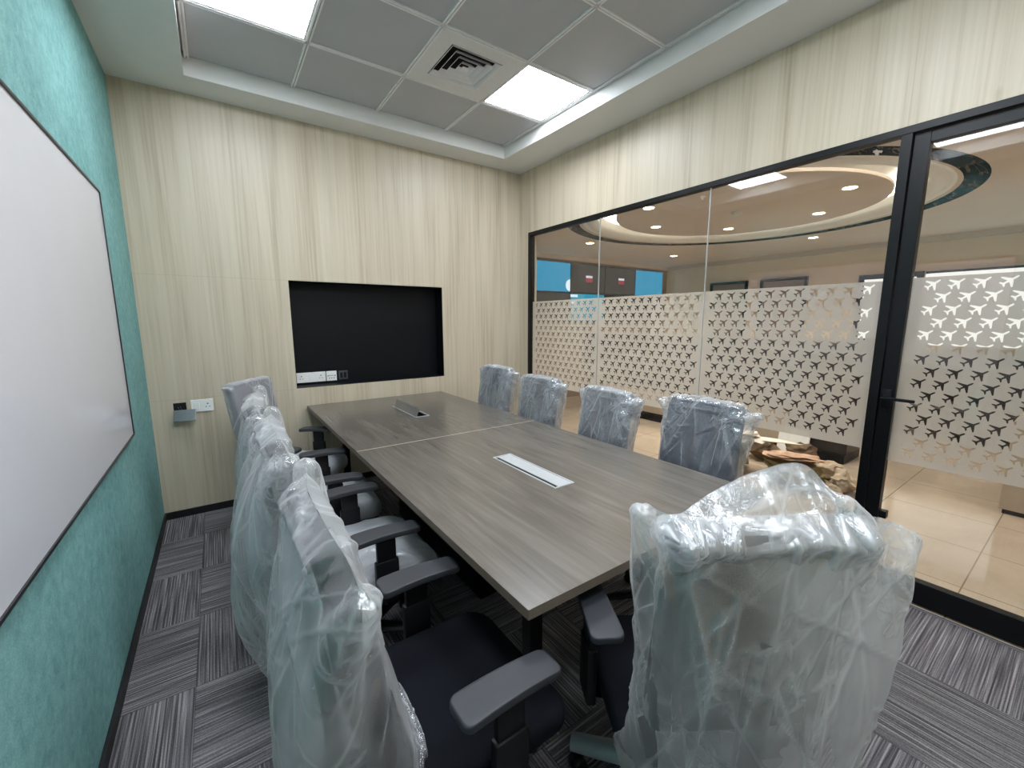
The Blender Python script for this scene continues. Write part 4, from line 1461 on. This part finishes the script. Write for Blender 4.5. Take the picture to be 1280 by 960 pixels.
# rubble left by the builders
def lump(name, loc, size, mat, seed, label, cat, rz=0.0, rough=0.25, sub=3, box=False):
    rng = random.Random(seed)
    bm = bmesh.new()
    if box:
        bmesh.ops.create_cube(bm, size=1.6)
        bmesh.ops.subdivide_edges(bm, edges=bm.edges, cuts=5, use_grid_fill=True)
    else:
        bmesh.ops.create_icosphere(bm, subdivisions=sub, radius=1.0)
    dirs = [Vector((rng.gauss(0, 1), rng.gauss(0, 1), rng.gauss(0, 1))).normalized() for _ in range(14)]
    ph = [rng.uniform(0, 6) for _ in range(14)]
    for v in bm.verts:
        p = v.co.copy()
        k = 1.0
        if not box:
            for d in dirs[:8]:                 # chop facets
                e_ = p.dot(d) - 0.72
                if e_ > 0:
                    p -= d * e_ * 0.9
        for i, d in enumerate(dirs):
            k += rough * 0.12 * math.sin(p.dot(d) * (3 + i * 0.8) + ph[i])
        p *= k
        v.co = Vector((p.x * size[0], p.y * size[1], p.z * size[2]))
    zmin = min(v.co.z for v in bm.verts)
    for v in bm.verts:
        v.co.z -= zmin
    m_ = MB()
    m_.bm.free()
    m_.bm = bm
    o = m_.build(name, M[mat], None, box or sub > 3 or mat in ('sack', 'paper'), 40)
    o.location = loc
    o.rotation_euler = (0, 0, rz)
    return tag(o, label, cat, 'builders rubble on the lobby floor')


lump('sack', (4.05, 2.08, 0), (0.22, 0.24, 0.13), 'sack', 1, 'slumped olive sack on the lobby tiles behind the nearest glass-side chair', 'sack', 0.3, 0.5, box=True)
lump('sack', (4.15, 1.48, 0), (0.20, 0.22, 0.10), 'sack', 2, 'flat olive sack lying beside the door-side rubble', 'sack', -0.2, 0.5, box=True)
lump('plaster_sheet', (4.12, 2.08, 0.275), (0.17, 0.24, 0.05), 'paper', 3, 'crumpled whitish sheet on top of the olive sack', 'sheet', 0.5, 1.6)
lump('broken_board', (4.12, 1.50, 0.228), (0.13, 0.24, 0.025), 'brick', 4, 'pinkish broken board lying on the flat sack', 'board', 0.1, 0.8)
bits = [((4.62, 1.98, 0), (0.13, 0.17, 0.12), 'soil', 'round brown lump below the film, in front of the dark counter', 'rock'),
        ((4.75, 1.66, 0), (0.12, 0.14, 0.11), 'soil', 'brown lump beside the white block', 'rock'),
        ((4.55, 1.35, 0), (0.11, 0.15, 0.08), 'rubble', 'greyish plaster chunk in line with the door post', 'plaster chunk'),
        ((4.30, 1.16, 0), (0.10, 0.13, 0.09), 'rubble', 'jagged plaster chunk left of the door post', 'plaster chunk'),
        ((4.10, 1.17, 0), (0.06, 0.07, 0.05), 'rubble', 'small plaster chip in front of the jagged chunk', 'plaster chunk'),
        ((4.42, 1.02, 0), (0.07, 0.08, 0.05), 'soil', 'small brown chip close behind the door post', 'rock'),
        ((3.62, 1.02, 0), (0.05, 0.06, 0.04), 'brick', 'reddish brick chip by the foot of the glass', 'brick chip'),
        ((3.75, 1.00, 0), (0.045, 0.04, 0.03), 'soil', 'dark chip behind the reddish brick chip', 'rock'),
        ((3.09, 0.70, 0), (0.035, 0.03, 0.03), 'rubble', 'tiny plaster crumb inside the door corner, the nearer one', 'plaster chunk'),
        ((3.17, 0.735, 0), (0.03, 0.03, 0.035), 'rubble', 'tiny plaster crumb inside the door corner, the farther one', 'plaster chunk'),
        ((3.75, 3.25, 0), (0.05, 0.06, 0.05), 'soil', 'dark clod on the tiles between the middle wrapped chairs', 'rock'),
        ((4.45, 2.35, 0), (0.10, 0.13, 0.10), 'soil', 'brown lump half behind the nearest glass-side chair', 'rock')]
for i, (l, s, mt_, lab, ct) in enumerate(bits):
    lump({'rock': 'rock', 'plaster chunk': 'plaster_chunk', 'brick chip': 'brick_chip'}[ct], l, s, mt_, 20 + i, lab, ct, i * 0.7, 0.4)
for y0, y1, z, mt_, lab in ((1.70, 2.00, 0.30, 'lwhite', 'white board leaning against the dark counter, below the film'), (2.30, 2.42, 0.32, 'lwhite', 'narrow white board leaning against the dark counter')):
    t = box_obj('leaning_board', M[mt_], (-0.008, 0.008, 0, y1 - y0, 0, z))
    t.location = (5.03, y0, 0)
    t.rotation_euler = (0, math.radians(12), 0)
    tag(t, lab, 'board', 'builders rubble on the lobby floor')

# ================================================================== CAMERA, WORLD, COLOUR
yaw, pit, rol = 0.612398, 0.152331, -0.002256
cy_, sy_, cp, sp = math.cos(yaw), math.sin(yaw), math.cos(pit), math.sin(pit)
fw = Vector((sy_ * cp, cy_ * cp, -sp))
rt = Vector((cy_, -sy_, 0))
up = rt.cross(fw)
r2 = rt * math.cos(rol) + up * math.sin(rol)
u2 = -rt * math.sin(rol) + up * math.cos(rol)
mt = Matrix((r2, u2, -fw)).transposed().to_4x4()
mt.translation = (0, 0, CAMZ)
cd = bpy.data.cameras.new('camera')
cd.sensor_width = 36.0
cd.lens = 36.0 * 521.965 / 1280.0
cd.clip_start = 0.02
cam = bpy.data.objects.new('camera', cd)
COL.objects.link(cam)
cam.matrix_world = mt
SC.camera = cam

wd = bpy.data.worlds.new('world')
SC.world = wd
wd.use_nodes = True
wd.node_tree.nodes['Background'].inputs[0].default_value = (0.6, 0.65, 0.7, 1)
wd.node_tree.nodes['Background'].inputs[1].default_value = 0.05

SC.view_settings.view_transform = 'Standard'
SC.view_settings.look = 'None'
SC.view_settings.exposure = 0.35
SC.view_settings.gamma = 1.0
SC.view_settings.use_curve_mapping = False
SC.cycles.max_bounces = 12
SC.cycles.diffuse_bounces = 5
SC.cycles.glossy_bounces = 5
SC.cycles.transmission_bounces = 6
SC.cycles.transparent_max_bounces = 32
SC.cycles.use_denoising = True
SC.cycles.sample_clamp_indirect = 6.0
